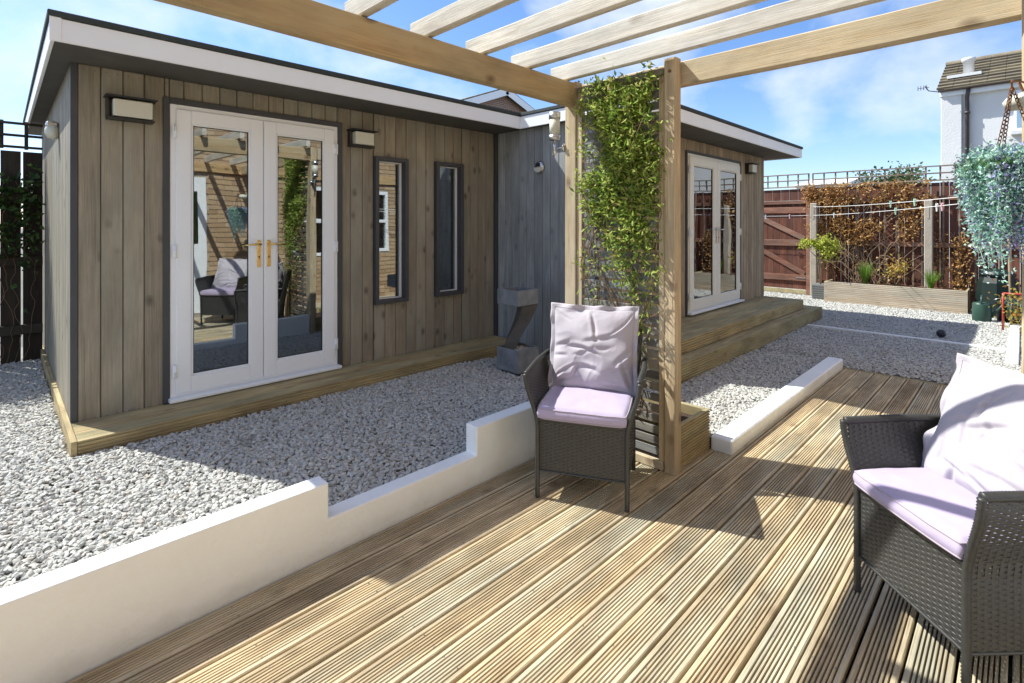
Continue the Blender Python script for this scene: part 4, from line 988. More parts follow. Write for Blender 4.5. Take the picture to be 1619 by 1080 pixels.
for k in range(150):
    a = random.uniform(0, 2 * math.pi); ln = random.uniform(.2, .52) * (.6 + .4 * random.random()); r0 = random.uniform(.02, .09); rx = random.uniform(.08, .135); pts = []
    for i in range(12):
        u = i / 11; rr = (r0 + (rx - r0) * min(1, u * 2.2) ** .7) * (1 - .35 * max(0, u - .5) * 2); zz = .05 + .05 * math.sin(min(1, u * 2) * 2.2) - ln * max(0, u - .15) ** 1.25
        pts.append((rr * math.cos(a) + .012 * math.sin(u * 9 + k), rr * math.sin(a) + .012 * math.cos(u * 8 + k), zz))
    stm.tube(pts, .0012, 4, cap=False)
    blue = (math.cos(a + .785) + random.uniform(-.9, .9)) > -.3
    for p in pts[1:]:
        for q in range(18):
            pos = (p[0] + random.gauss(0, .013), p[1] + random.gauss(0, .013), p[2] + random.gauss(0, .02)); dd = (math.cos(a) * .6, math.sin(a) * .6, random.uniform(-.6, .6))
            (FP if (blue and random.random() < .8) else SP).append(pos); (FD if len(FP) > len(FD) else SD).append(dd)
stm.build('stem', M['teal'], hb)
lo = leaves('trailing_foliage', np.array(SP), np.array(SD), .013, .008, M['teal'], hb, .8); lo['kind'] = 'stuff'
lo = leaves('blue_flowers', np.array(FP), np.array(FD), .010, .0095, M['bluefl'], hb, .8); lo['kind'] = 'stuff'
GP = []; GD = []
for k in range(420):
    a = random.uniform(0, 6.283); r_ = .12 * math.sqrt(random.random()); GP.append((r_ * math.cos(a), r_ * math.sin(a), .04 + random.uniform(0, .075) * (1 - r_ / .16))); GD.append((math.cos(a), math.sin(a), .7))
lo = leaves('top_leaves', np.array(GP), np.array(GD), .036, .02, M['greenlf'], hb, .5); lo['kind'] = 'stuff'
br = empty('basket_bracket', (2.66, -.025, 1.88)); tag(br, 'rusty iron bracket holding the hanging basket on the near post', 'bracket')
b = MB(); b.box(-.006, .0, -.012, .012, -.12, .06, .002); b.tube([(-.005, 0, .02), (-.08, .03, .03), (-.15, .052, .022)] + [(-.16 + .025 * math.cos(t_) - .0, .055, .0 + .022 * math.sin(t_)) for t_ in np.linspace(1.4, -2.6, 10)], .003, 8); b.tube([(-.005, 0, -.09), (-.07, .024, -.01), (-.1, .038, .025)], .004, 8)
b.build('arm', M['rust'], br)
pl2 = empty('flood_light', (2.66, -.02, 1.86)); tag(pl2, 'pale oval flood light on the near post at the right edge of view', 'flood light')
b = MB(); b.lathe([(.02, -.03), (.055, -.025), (.065, 0), (.05, .02), (.015, .03)], 20, c=(-.085, .012, -.02)); b.tube([(-.0, .005, 0), (-.05, .01, -.01)], .01, 8); b.build('lamp_head', M['diffuser'], pl2)

# ------------------------------------------------------------------ far fence and gate (X = 11)
FX = 11.0
fe = empty('far_fence', (FX, 1.3, 0)); tag(fe, 'red brown timber fence with trellis top behind the long planter', 'fence')
def fp(mb, name, mat, par=fe, o=(FX, 1.3, 0)): return mb.build(name, mat, par, (-o[0], -o[1], -o[2]))
y_ = -.9
while y_ < 2.88:
    w = .118; fp(MB().box(FX + .02, FX + .04, y_, y_ + w - .006, .03, 2.10 + random.uniform(-.008, .008), .003), 'fence_board', M['fence']); y_ += w
for z in (.28, 1.02, 1.80): fp(MB().box(FX - .03, FX + .018, -.9, 2.88, z, z + .075, .004), 'rail', M['fence_x'])
y_ = -.85
while y_ < 2.85: fp(MB().box(FX - .052, FX - .034, y_, y_ + .024, .25, 2.11, .002), 'batten', M['trellis']); y_ += .197
def trellis_top(y0, y1, z0, par, o, z1=.235):
    for z in (0, z1 * .5, z1): fp(MB().box(FX - .012, FX + .006, y0, y1, z0 + z - .011, z0 + z + .011, .002), 'trellis_rail', M['trellis'], par, o)
    n = round((y1 - y0) / .19)
    for i in range(n + 1): yy = y0 + (y1 - y0) * i / n; fp(MB().box(FX + .0065, FX + .021, yy - .012, yy + .012, z0 - .012, z0 + z1 + .012, .002), 'trellis_upright', M['trellis'], par, o)
trellis_top(-.9, 2.86, 2.135, fe, (FX, 1.3, 0))
gt = empty('garden_gate', (FX, 3.4, 0)); tag(gt, 'red brown ledged and braced gate beside the far wing', 'gate'); GO = (FX, 3.4, 0)
y_ = 2.97
while y_ < 3.95: fp(MB().box(FX + .02, FX + .038, y_, y_ + .116, .14, 1.86, .003), 'gate_board', M['fence'], gt, GO); y_ += .12
for z in (.30, .98, 1.62): fp(MB().box(FX - .012, FX + .0195, 2.975, 3.95, z, z + .12, .004), 'ledge', M['fence_x'], gt, GO)
def brace(z0, z1):
    m_ = MB(); dy, dz = 3.93 - 3.0, z1 - z0; ln = math.hypot(dy, dz); m_.box(-.014, .014, -ln / 2, ln / 2, -.045, .045, .004, 0, Matrix.Translation((FX + .0045, 3.465, (z0 + z1) / 2)) @ Matrix.Rotation(math.atan2(dz, dy), 4, 'X')); return m_
fp(brace(.44, .96), 'brace', M['fence_x'], gt, GO); fp(brace(1.12, 1.60), 'brace', M['fence_x'], gt, GO)
fp(MB().box(FX - .02, FX - .0125, 2.98, 3.08, 1.03, 1.055, .002), 'latch', M['black'], gt, GO); fp(MB().box(FX - .02, FX - .0125, 2.98, 3.15, .35, .37, .002), 'bolt', M['steel'], gt, GO)
f3 = empty('fence_panel', (FX, 3.4, 0)); tag(f3, 'short fence panel with trellis above the garden gate', 'fence panel')
y_ = 2.97
while y_ < 4.6: fp(MB().box(FX + .02, FX + .04, y_, y_ + .15, 1.87 if y_ < 3.94 else .03, 2.09, .003), 'fence_board', M['fence'], f3, GO); y_ += .156
fp(MB().box(FX - .03, FX + .0185, 2.93, 4.6, 1.80, 1.865, .003), 'rail', M['fence_x'], f3, GO); fp(MB().box(FX - .012, FX + .018, 2.97, 4.6, .05, .13, .003), 'gravel_board', M['step'], f3, GO)
fp(MB().box(FX - .035, FX + .045, 2.885, 2.965, .0, 2.12, .004), 'gate_post', M['fence_x'], f3, GO)
trellis_top(2.93, 4.6, 2.135, f3, GO, .24)
# washing line poles
for i, (yy, lab) in enumerate([(2.79, 'pale grey washing line pole at the gate side of the far planter'), (1.11, 'pale grey pole behind the middle of the far planter')]):
    pm = MB(); pm.box(10.76, 10.86, yy - .055, yy + .055, 0.0, 1.80, .01); pm.box(10.755, 10.76, yy - .012, yy + .012, 1.5, 1.7, 0)
    o = pm.build('line_pole', M['concrete_post']); o.location = (0, 0, 0); tag(o, lab, 'pole', 'poles by the far fence')
def line(p0, p1, sag, label, pegs):
    p0, p1 = Vector(p0), Vector(p1); pts = [p0.lerp(p1, t_) - Vector((0, 0, sag * 4 * t_ * (1 - t_))) for t_ in np.linspace(0, 1, 40)]
    o = MB().tube(pts, .004, 5).build('washing_line', M['rope']); tag(o, label, 'washing line')
    d = (p1 - p0).normalized()
    for (f, mt, lb) in pegs:
        c = p0.lerp(p1, f) - Vector((0, 0, sag * 4 * f * (1 - f))); m_ = MB(); rot = Matrix.Translation(c) @ Matrix.Rotation(math.atan2(d.y, d.x) + random.uniform(-.3, .3), 4, 'Z')
        m_.box(-.008, .008, -.009, -.002, -.055, .03, .002, 0, rot @ Matrix.Rotation(R(4), 4, 'X')); m_.box(-.008, .008, .002, .009, -.055, .03, .002, 0, rot @ Matrix.Rotation(R(-4), 4, 'X')); m_.box(-.009, .009, -.011, .011, -.008, .0, 0, 0, rot)
        q = m_.build('clothes_peg', M[mt]); tag(q, lb, 'peg', 'pegs on the washing lines')
line((10.75, 4.4, 1.575), (10.75, 2.85, 1.57), .01, 'short washing line crossing in front of the brown gate', [(.50, 'peg_white', 'white peg hanging before the gate brace, left of the pink peg'), (.475, 'peg_white', 'white peg nearest the building in front of the gate'), (.78, 'peg_pink', 'pink peg in front of the gate')])
line((10.76, 2.79, 1.57), (4.8, -.56, 1.66), .04, 'lower white washing line running from the pole toward the house', [(.17, 'peg_white', 'white peg over the yellow vine stems on the lower line'), (.5, 'peg_green', 'lower pale green peg in front of the orange vine'), (.64, 'peg_white', 'white peg in front of the middle pole'), (.655, 'peg_pink', 'pale pink peg in front of the middle pole')])
line((10.76, 2.79, 1.73), (4.8, -.56, 1.70), .05, 'upper white washing line running from the pole toward the house', [(.48, 'peg_green', 'upper pale green peg over the orange vine'), (.57, 'peg_green', 'pale green peg on the upper line right of the orange vine'), (.735, 'peg_pink', 'pink peg on the upper line nearest the flowers')])

# dead vine
M['vine'] = leafmat('dry_orange_leaves', [(.32, .16, .05), (.50, .28, .09), (.60, .38, .15), (.42, .22, .07), (.66, .46, .22)], .3)
vn = empty('vine', (10.85, 1.9, .3)); tag(vn, 'orange brown dried climbing vine covering the far fence', 'vine'); vs_ = MB(); VP = []
for k in range(70):
    y0 = random.uniform(1.5, 2.6); z = .36; yy = y0; pts = []; vy = random.uniform(-1, 1); x = 10.93; up = random.uniform(.5, 1)
    for i in range(60):
        pts.append((x + random.uniform(-.008, .008), yy, z)); z += .036 * up; yy += vy * .03; vy += random.uniform(-.3, .3); vy = max(-1, min(1, vy)); x += random.uniform(-.012, .012); x = max(10.86, min(10.94, x))
        yy = max(1.15, min(2.85, yy))
        if z > 2.12: break
    if k < 30: vs_.tube(pts, [.006 * (1 - .6 * i / len(pts)) for i in range(len(pts))], 4, cap=False)
    for p in pts:
        if p[2] > 1.75 or (p[2] > .95 and mn.noise(Vector((p[1] * 2.6, p[2] * 2.6, 1))) > .12) or random.random() < .04:
            for q in range(3 if p[2] > 1.75 else 2): VP.append((p[0] - abs(random.gauss(0, .03)), p[1] + random.gauss(0, .05), p[2] + random.gauss(0, .05)))
for k in range(1300):
    yy = random.uniform(1.1, 3.0); zz = 2.12 - abs(random.gauss(0, .2))
    if mn.noise(Vector((yy * 3, zz * 4, 8))) < -.15 - (0 if zz > 1.8 else -.3): continue
    VP.append((10.92 - abs(random.gauss(0, .05)), yy, zz + random.uniform(-.02, .05)))
VP = np.array(VP)
for k in range(9):  # arching bare canes low down
    a0 = random.uniform(1.3, 2.5); hgt = random.uniform(.3, .8); wd_ = random.uniform(.3, .9) * random.choice([-1, 1])
    vs_.tube([(10.84 - .04 * math.sin(t_ * 3.1), a0 + wd_ * t_ + .04 * mn.noise(Vector((t_ * 4, k, 0))), .36 + hgt * math.sin(t_ * (1.9 + .1 * k)) + .05 * mn.noise(Vector((t_ * 5, 3, k)))) for t_ in np.linspace(0, 1, 12)], .005, 4, cap=False)
vs_.build('cane', M['stem_pale'], vn, (-10.85, -1.9, -.3))
lo = leaves('dry_foliage', VP, np.tile([[-.6, 0, -.3]], (len(VP), 1)), .05, .034, M['vine'], vn, .7); lo.location = (-10.85, -1.9, -.3); lo['kind'] = 'stuff'
v2 = empty('vine', (10.88, .75, .3)); tag(v2, 'thin dried brown vine right of the middle pole at the fence', 'vine'); q_ = MB(); VP = []
for k in range(9):
    yy = random.uniform(.6, .95); z = .36; pts = []
    for i in range(28): pts.append((10.9, yy, z)); z += .034; yy += random.uniform(-.025, .025); 
    q_.tube(pts, .004, 4, cap=False)
    for p in pts:
        for w_ in range(2): VP.append((p[0] - .02 + random.gauss(0, .02), p[1] + random.gauss(0, .04), p[2] * .95 + random.gauss(0, .04)))
q_.build('cane', M['stem_pale'], v2, (-10.88, -.75, -.3)); VP = np.array(VP); lo = leaves('dry_foliage', VP, np.tile([[-.6, 0, -.3]], (len(VP), 1)), .045, .03, M['vine'], v2, .7); lo.location = (-10.88, -.75, -.3); lo['kind'] = 'stuff'

# far planter
fpn = empty('timber_planter', (10.3, 1.55, .03)); tag(fpn, 'long pale timber planter in front of the far fence', 'planter'); FO = (10.3, 1.55, .03)
def rot_ribbed(y0, y1, xf, z0, z1, n):
    h = z1 - z0; pr = [(xf + .028, z0), (xf + .028, z1), (xf + .003, z1), (xf, z1 - .003)]; p = h / n
    for i in range(n): c = z1 - p * (i + .5); pr += [(xf, c + .005), (xf + .006, c + .0025), (xf + .006, c - .0025), (xf, c - .005)]
    return MB().prism(pr + [(xf, z0)], 'y', y0, y1)
for k in range(3):
    z0 = .03 + k * .122
    rot_ribbed(.6, 2.5, 10.3, z0, z0 + .119, 4).build('side_board', M['pale_y'], fpn, (-FO[0], -FO[1], -FO[2]))
    MB().box(10.33, 10.80, .6, .628, z0, z0 + .119, .003).build('end_board', M['step'], fpn, (-FO[0], -FO[1], -FO[2])); MB().box(10.33, 10.80, 2.472, 2.5, z0, z0 + .119, .003).build('end_board', M['step'], fpn, (-FO[0], -FO[1], -FO[2]))
MB().box(10.33, 10.79, .63, 2.47, .05, .36).build('soil', M['soil'], fpn, (-FO[0], -FO[1], -FO[2]))
# potted maple
pot = empty('plant_pot', (10.55, 2.62, .04)); tag(pot, 'grey ribbed square pot at the gate end of the far planter', 'pot')
b = MB()
for k in range(7): s = .135 + .004 * k; b.box(-s - .004, s + .004, -.10, .10, .04 * k, .04 * k + .033, .004); b.box(-s, s, -.096, .096, .04 * k + .0331, .04 * k + .04)
b.build('tub', M['pot'], pot)
M['lime'] = leafmat('lime_leaves', [(.30, .38, .04), (.45, .52, .07), (.58, .60, .12), (.38, .46, .05)], .45)
mpl = empty('maple_shrub', (10.5, 2.6, .3)); tag(mpl, 'lime green small maple leaning from the pot by the pale pole', 'shrub')
st_ = MB(); st_.tube([(0, 0, 0), (-.03, .02, .3), (-.1, .03, .55), (-.15, .06, .7)], [.014, .012, .009, .006], 7)
cs = [(-.15, .22, .76, .10), (-.15, -.02, .70, .09), (-.18, -.12, .82, .12), (-.15, -.24, .72, .13), (-.18, .08, .78, .06), (-.16, -.15, .56, .12)]; MP = []
for (x, y, z, r_) in cs:
    st_.tube([(-.1, .03, .5), (x * .7, y * .6, z * .8), (x, y, z)], [.008, .005, .003], 5)
    for k in range(120): v = rng.normal(0, .5, 3); MP.append((x + v[0] * r_, y + v[1] * r_, z + v[2] * r_ * .8))
st_.build('trunk', M['stem_pale'], mpl); lo = leaves('crown', np.array(MP), np.tile([[-.3, 0, -.1]], (len(MP), 1)), .055, .03, M['lime'], mpl, .8)
M['grass'] = leafmat('bright_grass', [(.10, .22, .02), (.18, .34, .04), (.26, .42, .07)], .35)
def tuft(x, y, z, h, n, label):
    t = empty('grass_tuft', (x, y, z)); tag(t, label, 'grass plant'); V = []; F = []
    for k in range(n):
        a = random.uniform(0, 6.283); sp = random.uniform(.05, .5) * h; hh = h * random.uniform(.7, 1.1); b0 = np.array([.03 * math.cos(a), .03 * math.sin(a), 0]); sd2 = np.array([-math.sin(a), math.cos(a), 0]) * .004; base = len(V)
        for i in range(5):
            u = i / 4; c = b0 + np.array([math.cos(a), math.sin(a), 0]) * sp * u ** 2 + np.array([0, 0, hh * (u - .25 * (sp / h) * u * u)]); V += [c - sd2 * (1.05 - u), c + sd2 * (1.05 - u)]
        for i in range(4): q = base + 2 * i; F.append((q, q + 1, q + 3, q + 2))
    lo = np_obj('blades', V, F, M['grass'], t); lo['kind'] = 'stuff'
tuft(10.5, 1.93, .36, .42, 220, 'bright green grass tuft in the left half of the far planter')
tuft(10.5, 1.05, .36, .34, 170, 'bright green grass tuft in front of the middle pole in the far planter')
M['autumn'] = leafmat('yellow_red_leaves', [(.45, .42, .06), (.55, .45, .10), (.50, .20, .05), (.35, .38, .07)], .4)
def shrub(x, y, z, r, h, n, label, mat, lw=(.045, .026), par_name='small_shrub'):
    t = empty(par_name, (x, y, z)); tag(t, label, 'shrub'); s = MB(); Q = []
    for k in range(9):
        a = random.uniform(0, 6.283); e = (r * random.uniform(.3, 1) * math.cos(a), r * random.uniform(.3, 1) * math.sin(a), h * random.uniform(.5, 1)); s.tube([(0, 0, 0), (e[0] * .4, e[1] * .4, e[2] * .6), e], [.006, .004, .002], 5)
        for q in range(n // 9): v = rng.normal(0, .3, 3) * r; f = random.uniform(.5, 1.05); Q.append((e[0] * f + v[0], e[1] * f + v[1], e[2] * f + v[2]))
    s.build('stem', M['stem'], t); leaves('foliage', np.array(Q), np.tile([[-.3, 0, .2]], (len(Q), 1)), lw[0], lw[1], mat, t, .8)
shrub(10.5, 1.52, .36, .2, .45, 260, 'yellow and red leaved small shrub in the middle of the far planter', M['autumn'])
shrub(9.0, -.02, .04, .26, .55, 420, 'orange leaved shrub by the white kerb at the right edge', M['autumn'], par_name='small_shrub')

# clutter at the right
cb = empty('compost_bin', (10.45, .28, .04)); tag(cb, 'dark green compost bin behind the watering can', 'bin')
b = MB(); b.lathe([(.26, 0), (.25, .2), (.22, .5), (.19, .58), (.19, .6)], 8, smooth=False); b.build('body', M['green_plastic'], cb); b = MB(); b.lathe([(.2, .6), (.21, .63), (.12, .69), (.03, .7)], 20); b.build('lid', M['green_plastic'], cb)
wc = empty('watering_can', (9.75, .42, .04)); tag(wc, 'green watering can standing beside the end of the far planter', 'watering can')
b = MB(); b.lathe([(.10, 0), (.105, .01), (.10, .24), (.09, .26), (.05, .27)], 24); b.build('body', M['green_can'], wc); b = MB(); b.tube([(-.02 + .07 * math.cos(t_), .0, .26 + .10 * math.sin(t_)) for t_ in np.linspace(0, math.pi, 12)], .011, 8); b.build('handle', M['green_can'], wc)
b = MB(); b.tube([(0, -.09, .07), (0, -.18, .2), (0, -.26, .32)], [.02, .014, .011], 8); b.lathe([(.012, 0), (.035, .03), (.035, .036)], 14, M=Matrix.Translation((0, -.26, .315)) @ Matrix.Rotation(R(40), 4, 'X')); b.build('spout', M['green_can'], wc)
bk = empty('bucket', (9.95, .16, .04)); tag(bk, 'black green bucket right of the watering can', 'bucket'); b = MB(); b.lathe([(.11, 0), (.14, .27), (.15, .275), (.15, .29), (.135, .29), (.105, .02)], 24); b.build('tub', M['green_plastic'], bk)
b = MB(); b.tube([(.0, .145 * math.cos(t_), .28 + .05 * math.sin(t_)) for t_ in np.linspace(0, math.pi, 12)], .004, 6); b.build('handle', M['steel'], bk)
bl = MB(); bl.lathe([(.0001 + .048 * math.sin(t_), -.048 * math.cos(t_)) for t_ in np.linspace(0.02, math.pi - .02, 14)], 20, c=(7.95, .70, .098)); o = bl.build('ball', M['ball']); tag(o, 'small dark ball lying on the far gravel by the white strip', 'ball')
hr = empty('hose_trolley', (9.05, .06, .05)); tag(hr, 'red framed hose trolley with a grey hose at the right edge', 'hose trolley')
b = MB()
for s in (-.13, .13): b.tube([(s * .2, s, 0), (.06, s, .25), (.02, s, .47)], .011, 8)
b.tube([(.02, -.13, .47), (.02, .13, .47)], .012, 8); b.build('frame', M['red'], hr); b = MB()
for k in range(7): b.tube([(.03 + .11 * math.cos(t_), -.09 + .028 * k, .27 + .11 * math.sin(t_)) for t_ in np.linspace(0, 6.283, 22)], .011, 6, cap=False)
b.build('hose', M['green_can'], hr)
rk = empty('garden_rake', (9.4, .12, .04)); tag(rk, 'wooden handled rake leaning by the bins', 'rake'); b = MB(); b.tube([(0, 0, 0), (.25, .03, 1.25)], .013, 8); b.build('handle', M['stem_pale'], rk)
b = MB(); b.box(-.02, .02, -.14, .14, .0, .02, .003); [b.box(-.05, -.02, -.13 + .03 * k, -.124 + .03 * k, .0, .008) for k in range(9)]; b.build('head', M['rust'], rk)
ed = MB(); ed.box(5.85, 6.7, -.09, -.03, -.05, .24, .004); o = ed.build('timber_edging', M['fence_x']); tag(o, 'dark timber edging at the right edge of the gravel', 'edging')

# ------------------------------------------------------------------ left fence with ivy (Y = 6.8)
lf = empty('left_fence', (0, 6.8, 0)); tag(lf, 'dark vertical board fence with trellis top left of the building', 'fence'); x = -2.3
while x < .29:
    MB().box(x, min(x + .139, .295), 6.80, 6.822, .06, 2.10, .003).build('fence_board', M['fence_dark'], lf, (0, -6.8, 0)); x += .1535
for z in (.35, 1.0, 1.6): MB().box(-2.3, .295, 6.755, 6.798, z, z + .09, .004).build('rail', M['fence_dark'], lf, (0, -6.8, 0))
for z in (2.14, 2.25, 2.365): MB().box(-2.3, .295, 6.79, 6.808, z - .012, z + .012, .002).build('trellis_rail', M['fence_dark'], lf, (0, -6.8, 0))
for k in range(15): x = .18 - k * .17; MB().box(x - .014, x + .014, 6.809, 6.823, 2.12, 2.39, .002).build('trellis_upright', M['fence_dark'], lf, (0, -6.8, 0))
M['ivy'] = leafmat('dark_ivy', [(.02, .045, .012), (.04, .085, .02), (.07, .13, .03), (.12, .16, .05)], .25)
iv = empty('ivy', (0, 6.74, .3)); tag(iv, 'dark green ivy climbing the fence left of the building', 'ivy'); Q = []; s = MB()
for k in range(14):
    xx = random.uniform(-1.8, .2); z = .1; pts = []
    while z < 1.9: pts.append((xx, 6.75, z)); z += .07; xx += random.uniform(-.04, .04); xx = min(xx, .24)
    s.tube(pts, .003, 4, cap=False)
for k in range(2600):
    xx = random.uniform(-1.9, .27); zz = random.gauss(1.55, .28)
    if zz > 1.98 or mn.noise(Vector((xx * 2.2, zz * 2.2, 0))) < -.12: continue
    Q.append((xx, 6.74 - abs(random.gauss(0, .05)), zz))
s.build('stem', M['stem'], iv, (0, -6.74, -.3)); lo = leaves('foliage', np.array(Q), np.tile([[0, -.6, -.3]], (len(Q), 1)), .06, .045, M['ivy'], iv, .6); lo.location = (0, -6.74, -.3); lo['kind'] = 'stuff'

# ------------------------------------------------------------------ white house beyond the fence
M['tile'] = wood('lichened_roof_tiles', (.22, .185, .13), (.14, .115, .08), 'y', weather=(.30, .25, .15), var=.2, knots=0, stain=.35)
wh = empty('white_house', (18, 0, 0)); tag(wh, 'pale rendered two storey house with tiled roof beyond the far fence', 'house'); HO = (-18, 0, 0)
HX = 18.0; EZ = 4.98
m_ = MB(); m_.box(HX, HX + 5, -9, 1.56, -.1, EZ + .0, 0); m_.build('wall', M['render_far'], wh, HO)
m_ = MB(); m_.box(HX - .10, HX - .001, 1.16, 1.58, -.1, EZ - .02, .01); m_.build('chimney_breast', M['render_far'], wh, HO)
m_ = MB(); m_.box(HX - .14, HX + .0, -9, 1.60, EZ - .16, EZ + .02, .01); m_.build('eaves_box', M['white_paint'], wh, HO)
ang = math.atan2(1.2, 2.3); nrow = 9
for r_ in range(nrow):
    u0 = r_ / nrow; x0 = HX - .22 + 2.55 * u0; z0 = EZ + .03 + 1.26 * u0; tmb = MB()
    yy = 1.66
    while yy > -6: tmb.box(-.03, .335, -.165, .165, -.012, .055, .006, 0, Matrix.Translation((x0, yy - .165, z0)) @ Matrix.Rotation(-ang + .20, 4, 'Y')); yy -= .333
    tmb.build('tile_row', M['tile'], wh, HO)
m_ = MB(); m_.tube([(HX + 2.33, 1.68, EZ + 1.28), (HX + 2.33, -6, EZ + 1.28)], .07, 10); m_.build('ridge', M['tile'], wh, HO)
m_ = MB(); m_.prism([(HX - .3, EZ), (HX + 2.33, EZ + 1.24), (HX + 5, EZ)], 'y', -9, 1.5); m_.build('roof_void', M['tile'], wh, HO)
m_ = MB(); m_.tube([(HX - .20, 1.63, EZ + .0), (HX - .20, -9, EZ)], .045, 8); m_.build('gutter', M['pipe'], wh, HO)
m_ = MB(); m_.tube([(HX - .2, 1.02, EZ - .03), (HX - .16, 1.05, EZ - .28), (HX - .09, 1.05, EZ - .45), (HX - .09, 1.05, 0)], .045, 10); [m_.tube([(HX - .09, 1.05, z), (HX - .09, 1.05, z + .06)], .06, 10) for z in (1.2, 3.0, 4.3)]; m_.build('drainpipe', M['pipe'], wh, HO)
m_ = MB(); m_.lathe([(.12, 0), (.12, .32), (.15, .33), (.15, .42), (.1, .43)], 14, c=(HX + .75, 1.07, EZ + .55)); m_.box(HX + .4, HX + 1.0, .8, 1.5, EZ + .42, EZ + .5, 0, 0); m_.build('flue', M['render_far'], wh, HO)
m_ = MB(); m_.box(HX - .06, HX - .002, -.55, .18, 3.75, 4.75, .01); wf_ = m_.build('window_frame', M['upvc'], wh, HO)
m_ = MB(); m_.box(HX - .066, HX - .0605, -.5, .13, 3.81, 4.69); m_.build('pane', M['glass_far'], wf_); m_ = MB(); m_.box(HX - .16, HX - .003, -.62, .24, 3.64, 3.745, .01); m_.build('sill', M['render_far'], wf_)
m_ = MB(); m_.tube([(HX - .3, 1.6, EZ - .05), (HX - .5, 1.8, EZ - .02), (HX - .6, 1.86, EZ + .1)], .012, 6); m_.tube([(HX - .6, 1.78, EZ + .05), (HX - .6, 2.0, EZ + .06)], .008, 5); [m_.tube([(HX - .6, 1.83 + .06 * k, EZ), (HX - .6, 1.83 + .06 * k, EZ + .12)], .008, 5) for k in range(4)]
m_.build('aerial', M['pipe'], wh, HO)

# brick gable house far behind
def brickmat(name, c1, c2, mortar, sc_=1.0, axis='x'):
    m, t, p = newmat(name); lk = t.links.new; tcn = nd(t, 'ShaderNodeTexCoord'); br = nd(t, 'ShaderNodeTexBrick')
    sp = nd(t, 'ShaderNodeSeparateXYZ'); cb_ = nd(t, 'ShaderNodeCombineXYZ'); lk(tcn.outputs['Object'], sp.inputs[0]); lk(sp.outputs['X' if axis == 'x' else 'Y'], cb_.inputs[0]); lk(sp.outputs['Z'], cb_.inputs[1]); lk(cb_.outputs[0], br.inputs['Vector'])
    br.inputs['Color1'].default_value = (*c1, 1); br.inputs['Color2'].default_value = (*c2, 1); br.inputs['Mortar'].default_value = (*mortar, 1); br.inputs['Scale'].default_value = 1; br.inputs['Mortar Size'].default_value = .012; br.inputs['Brick Width'].default_value = .225; br.inputs['Row Height'].default_value = .075
    lk(br.outputs[0], p.inputs['Base Color']); p.inputs['Roughness'].default_value = .9; b = nd(t, 'ShaderNodeBump', Strength=.5, Distance=.01, invert=True); lk(br.outputs['Fac'], b.inputs['Height']); lk(b.outputs[0], p.inputs['Normal']); return m
M['brick_far'] = brickmat('far_brickwork', (.30, .17, .12), (.22, .12, .085), (.35, .31, .27))
bh = empty('brick_house', (13.74, 14.26, 0)); tag(bh, 'brown brick gable with white bargeboards behind the garden room roof', 'house')
g0 = 6.6; hw = 4.0; dz = hw * .39
MB().prism([(-hw + .3, 0), (hw - .3, 0), (hw - .3, g0 - dz + .05), (0, g0 - .13), (-hw + .3, g0 - dz + .05)], 'y', 0, 8).build('wall', M['brick_far'], bh)
for s in (-1, 1):
    ln = math.hypot(hw, dz); an = math.atan2(dz, hw) * s
    MB().box(-ln / 2, ln / 2, -.25, 8.2, -.04, .05, .01, 0, Matrix.Translation((s * hw / 2, 0, g0 - dz / 2 + .03)) @ Matrix.Rotation(an, 4, 'Y')).build('roof', M['tile'], bh)
    MB().box(-ln / 2, ln / 2, -.28, -.251, -.26, -.0, .005, 0, Matrix.Translation((s * hw / 2, 0, g0 - dz / 2 + .03)) @ Matrix.Rotation(an, 4, 'Y')).build('bargeboard', M['white_paint'], bh)
# tree and far roof beyond fence
M['farleaf'] = leafmat('far_tree_leaves', [(.05, .085, .03), (.09, .14, .05), (.14, .19, .08)], .25)
tr_ = empty('tree', (19.0, 2.9, 0)); tag(tr_, 'round green treetop showing above the far fence trellis', 'tree')
b = MB(); b.tube([(0, 0, 0), (.05, 0, 1.2), (0, .1, 2.2)], [.15, .11, .05], 8)
Q = []
for k in range(26):
    a = random.uniform(0, 6.28); c = np.array([.55 * math.cos(a), random.uniform(-.75, .75), 2.42 + random.uniform(-.5, .38)]); b.tube([(0, 0, 1.2), tuple(c * [.6, .6, .9]), tuple(c)], [.05, .03, .01], 5)
    for q in range(110): v = rng.normal(0, .17, 3); Q.append(c + v)
b.build('trunk', M['stem'], tr_); leaves('crown', np.array(Q), np.tile([[0, 0, .3]], (len(Q), 1)), .11, .07, M['farleaf'], tr_, .9)
bu = empty('bungalow', (30, 6.7, 0)); tag(bu, 'pale low roof seen through the far fence trellis', 'house')
MB().box(-3, 3, -1.25, 1.25, -.1, 3.25).build('wall', M['render_far'], bu)
MB().prism([(-3.3, 3.25), (3.3, 3.25), (0, 3.75)], 'y', -1.1, 1.1).build('roof', M['render_far'], bu)

# ------------------------------------------------------------------ brick house beside and behind the camera (seen in the door glass)
def bri(name, cols):
    m, t, p = newmat(name); lk = t.links.new; g = nd(t, 'ShaderNodeNewGeometry'); r = nd(t, 'ShaderNodeValToRGB'); e = r.color_ramp.elements
    while len(e) < len(cols): e.new(.5)
    for i, c in enumerate(cols): e[i].position = i / (len(cols) - 1); e[i].color = (*c, 1)
    lk(g.outputs['Random Per Island'], r.inputs[0]); lk(r.outputs[0], p.inputs['Base Color']); p.inputs['Roughness'].default_value = .9; return m
M['bricks'] = bri('buff_bricks', [(.40, .27, .155), (.48, .34, .20), (.33, .21, .12), (.52, .38, .24), (.43, .29, .17)])
M['mortar'] = plain('mortar', (.42, .37, .29), .95, bump=.3)
HY = -.60
hs = empty('house', (3, HY, 0)); tag(hs, 'buff brick house behind the deck seen reflected in the door glass', 'house'); H0 = (-3, -HY, 0)
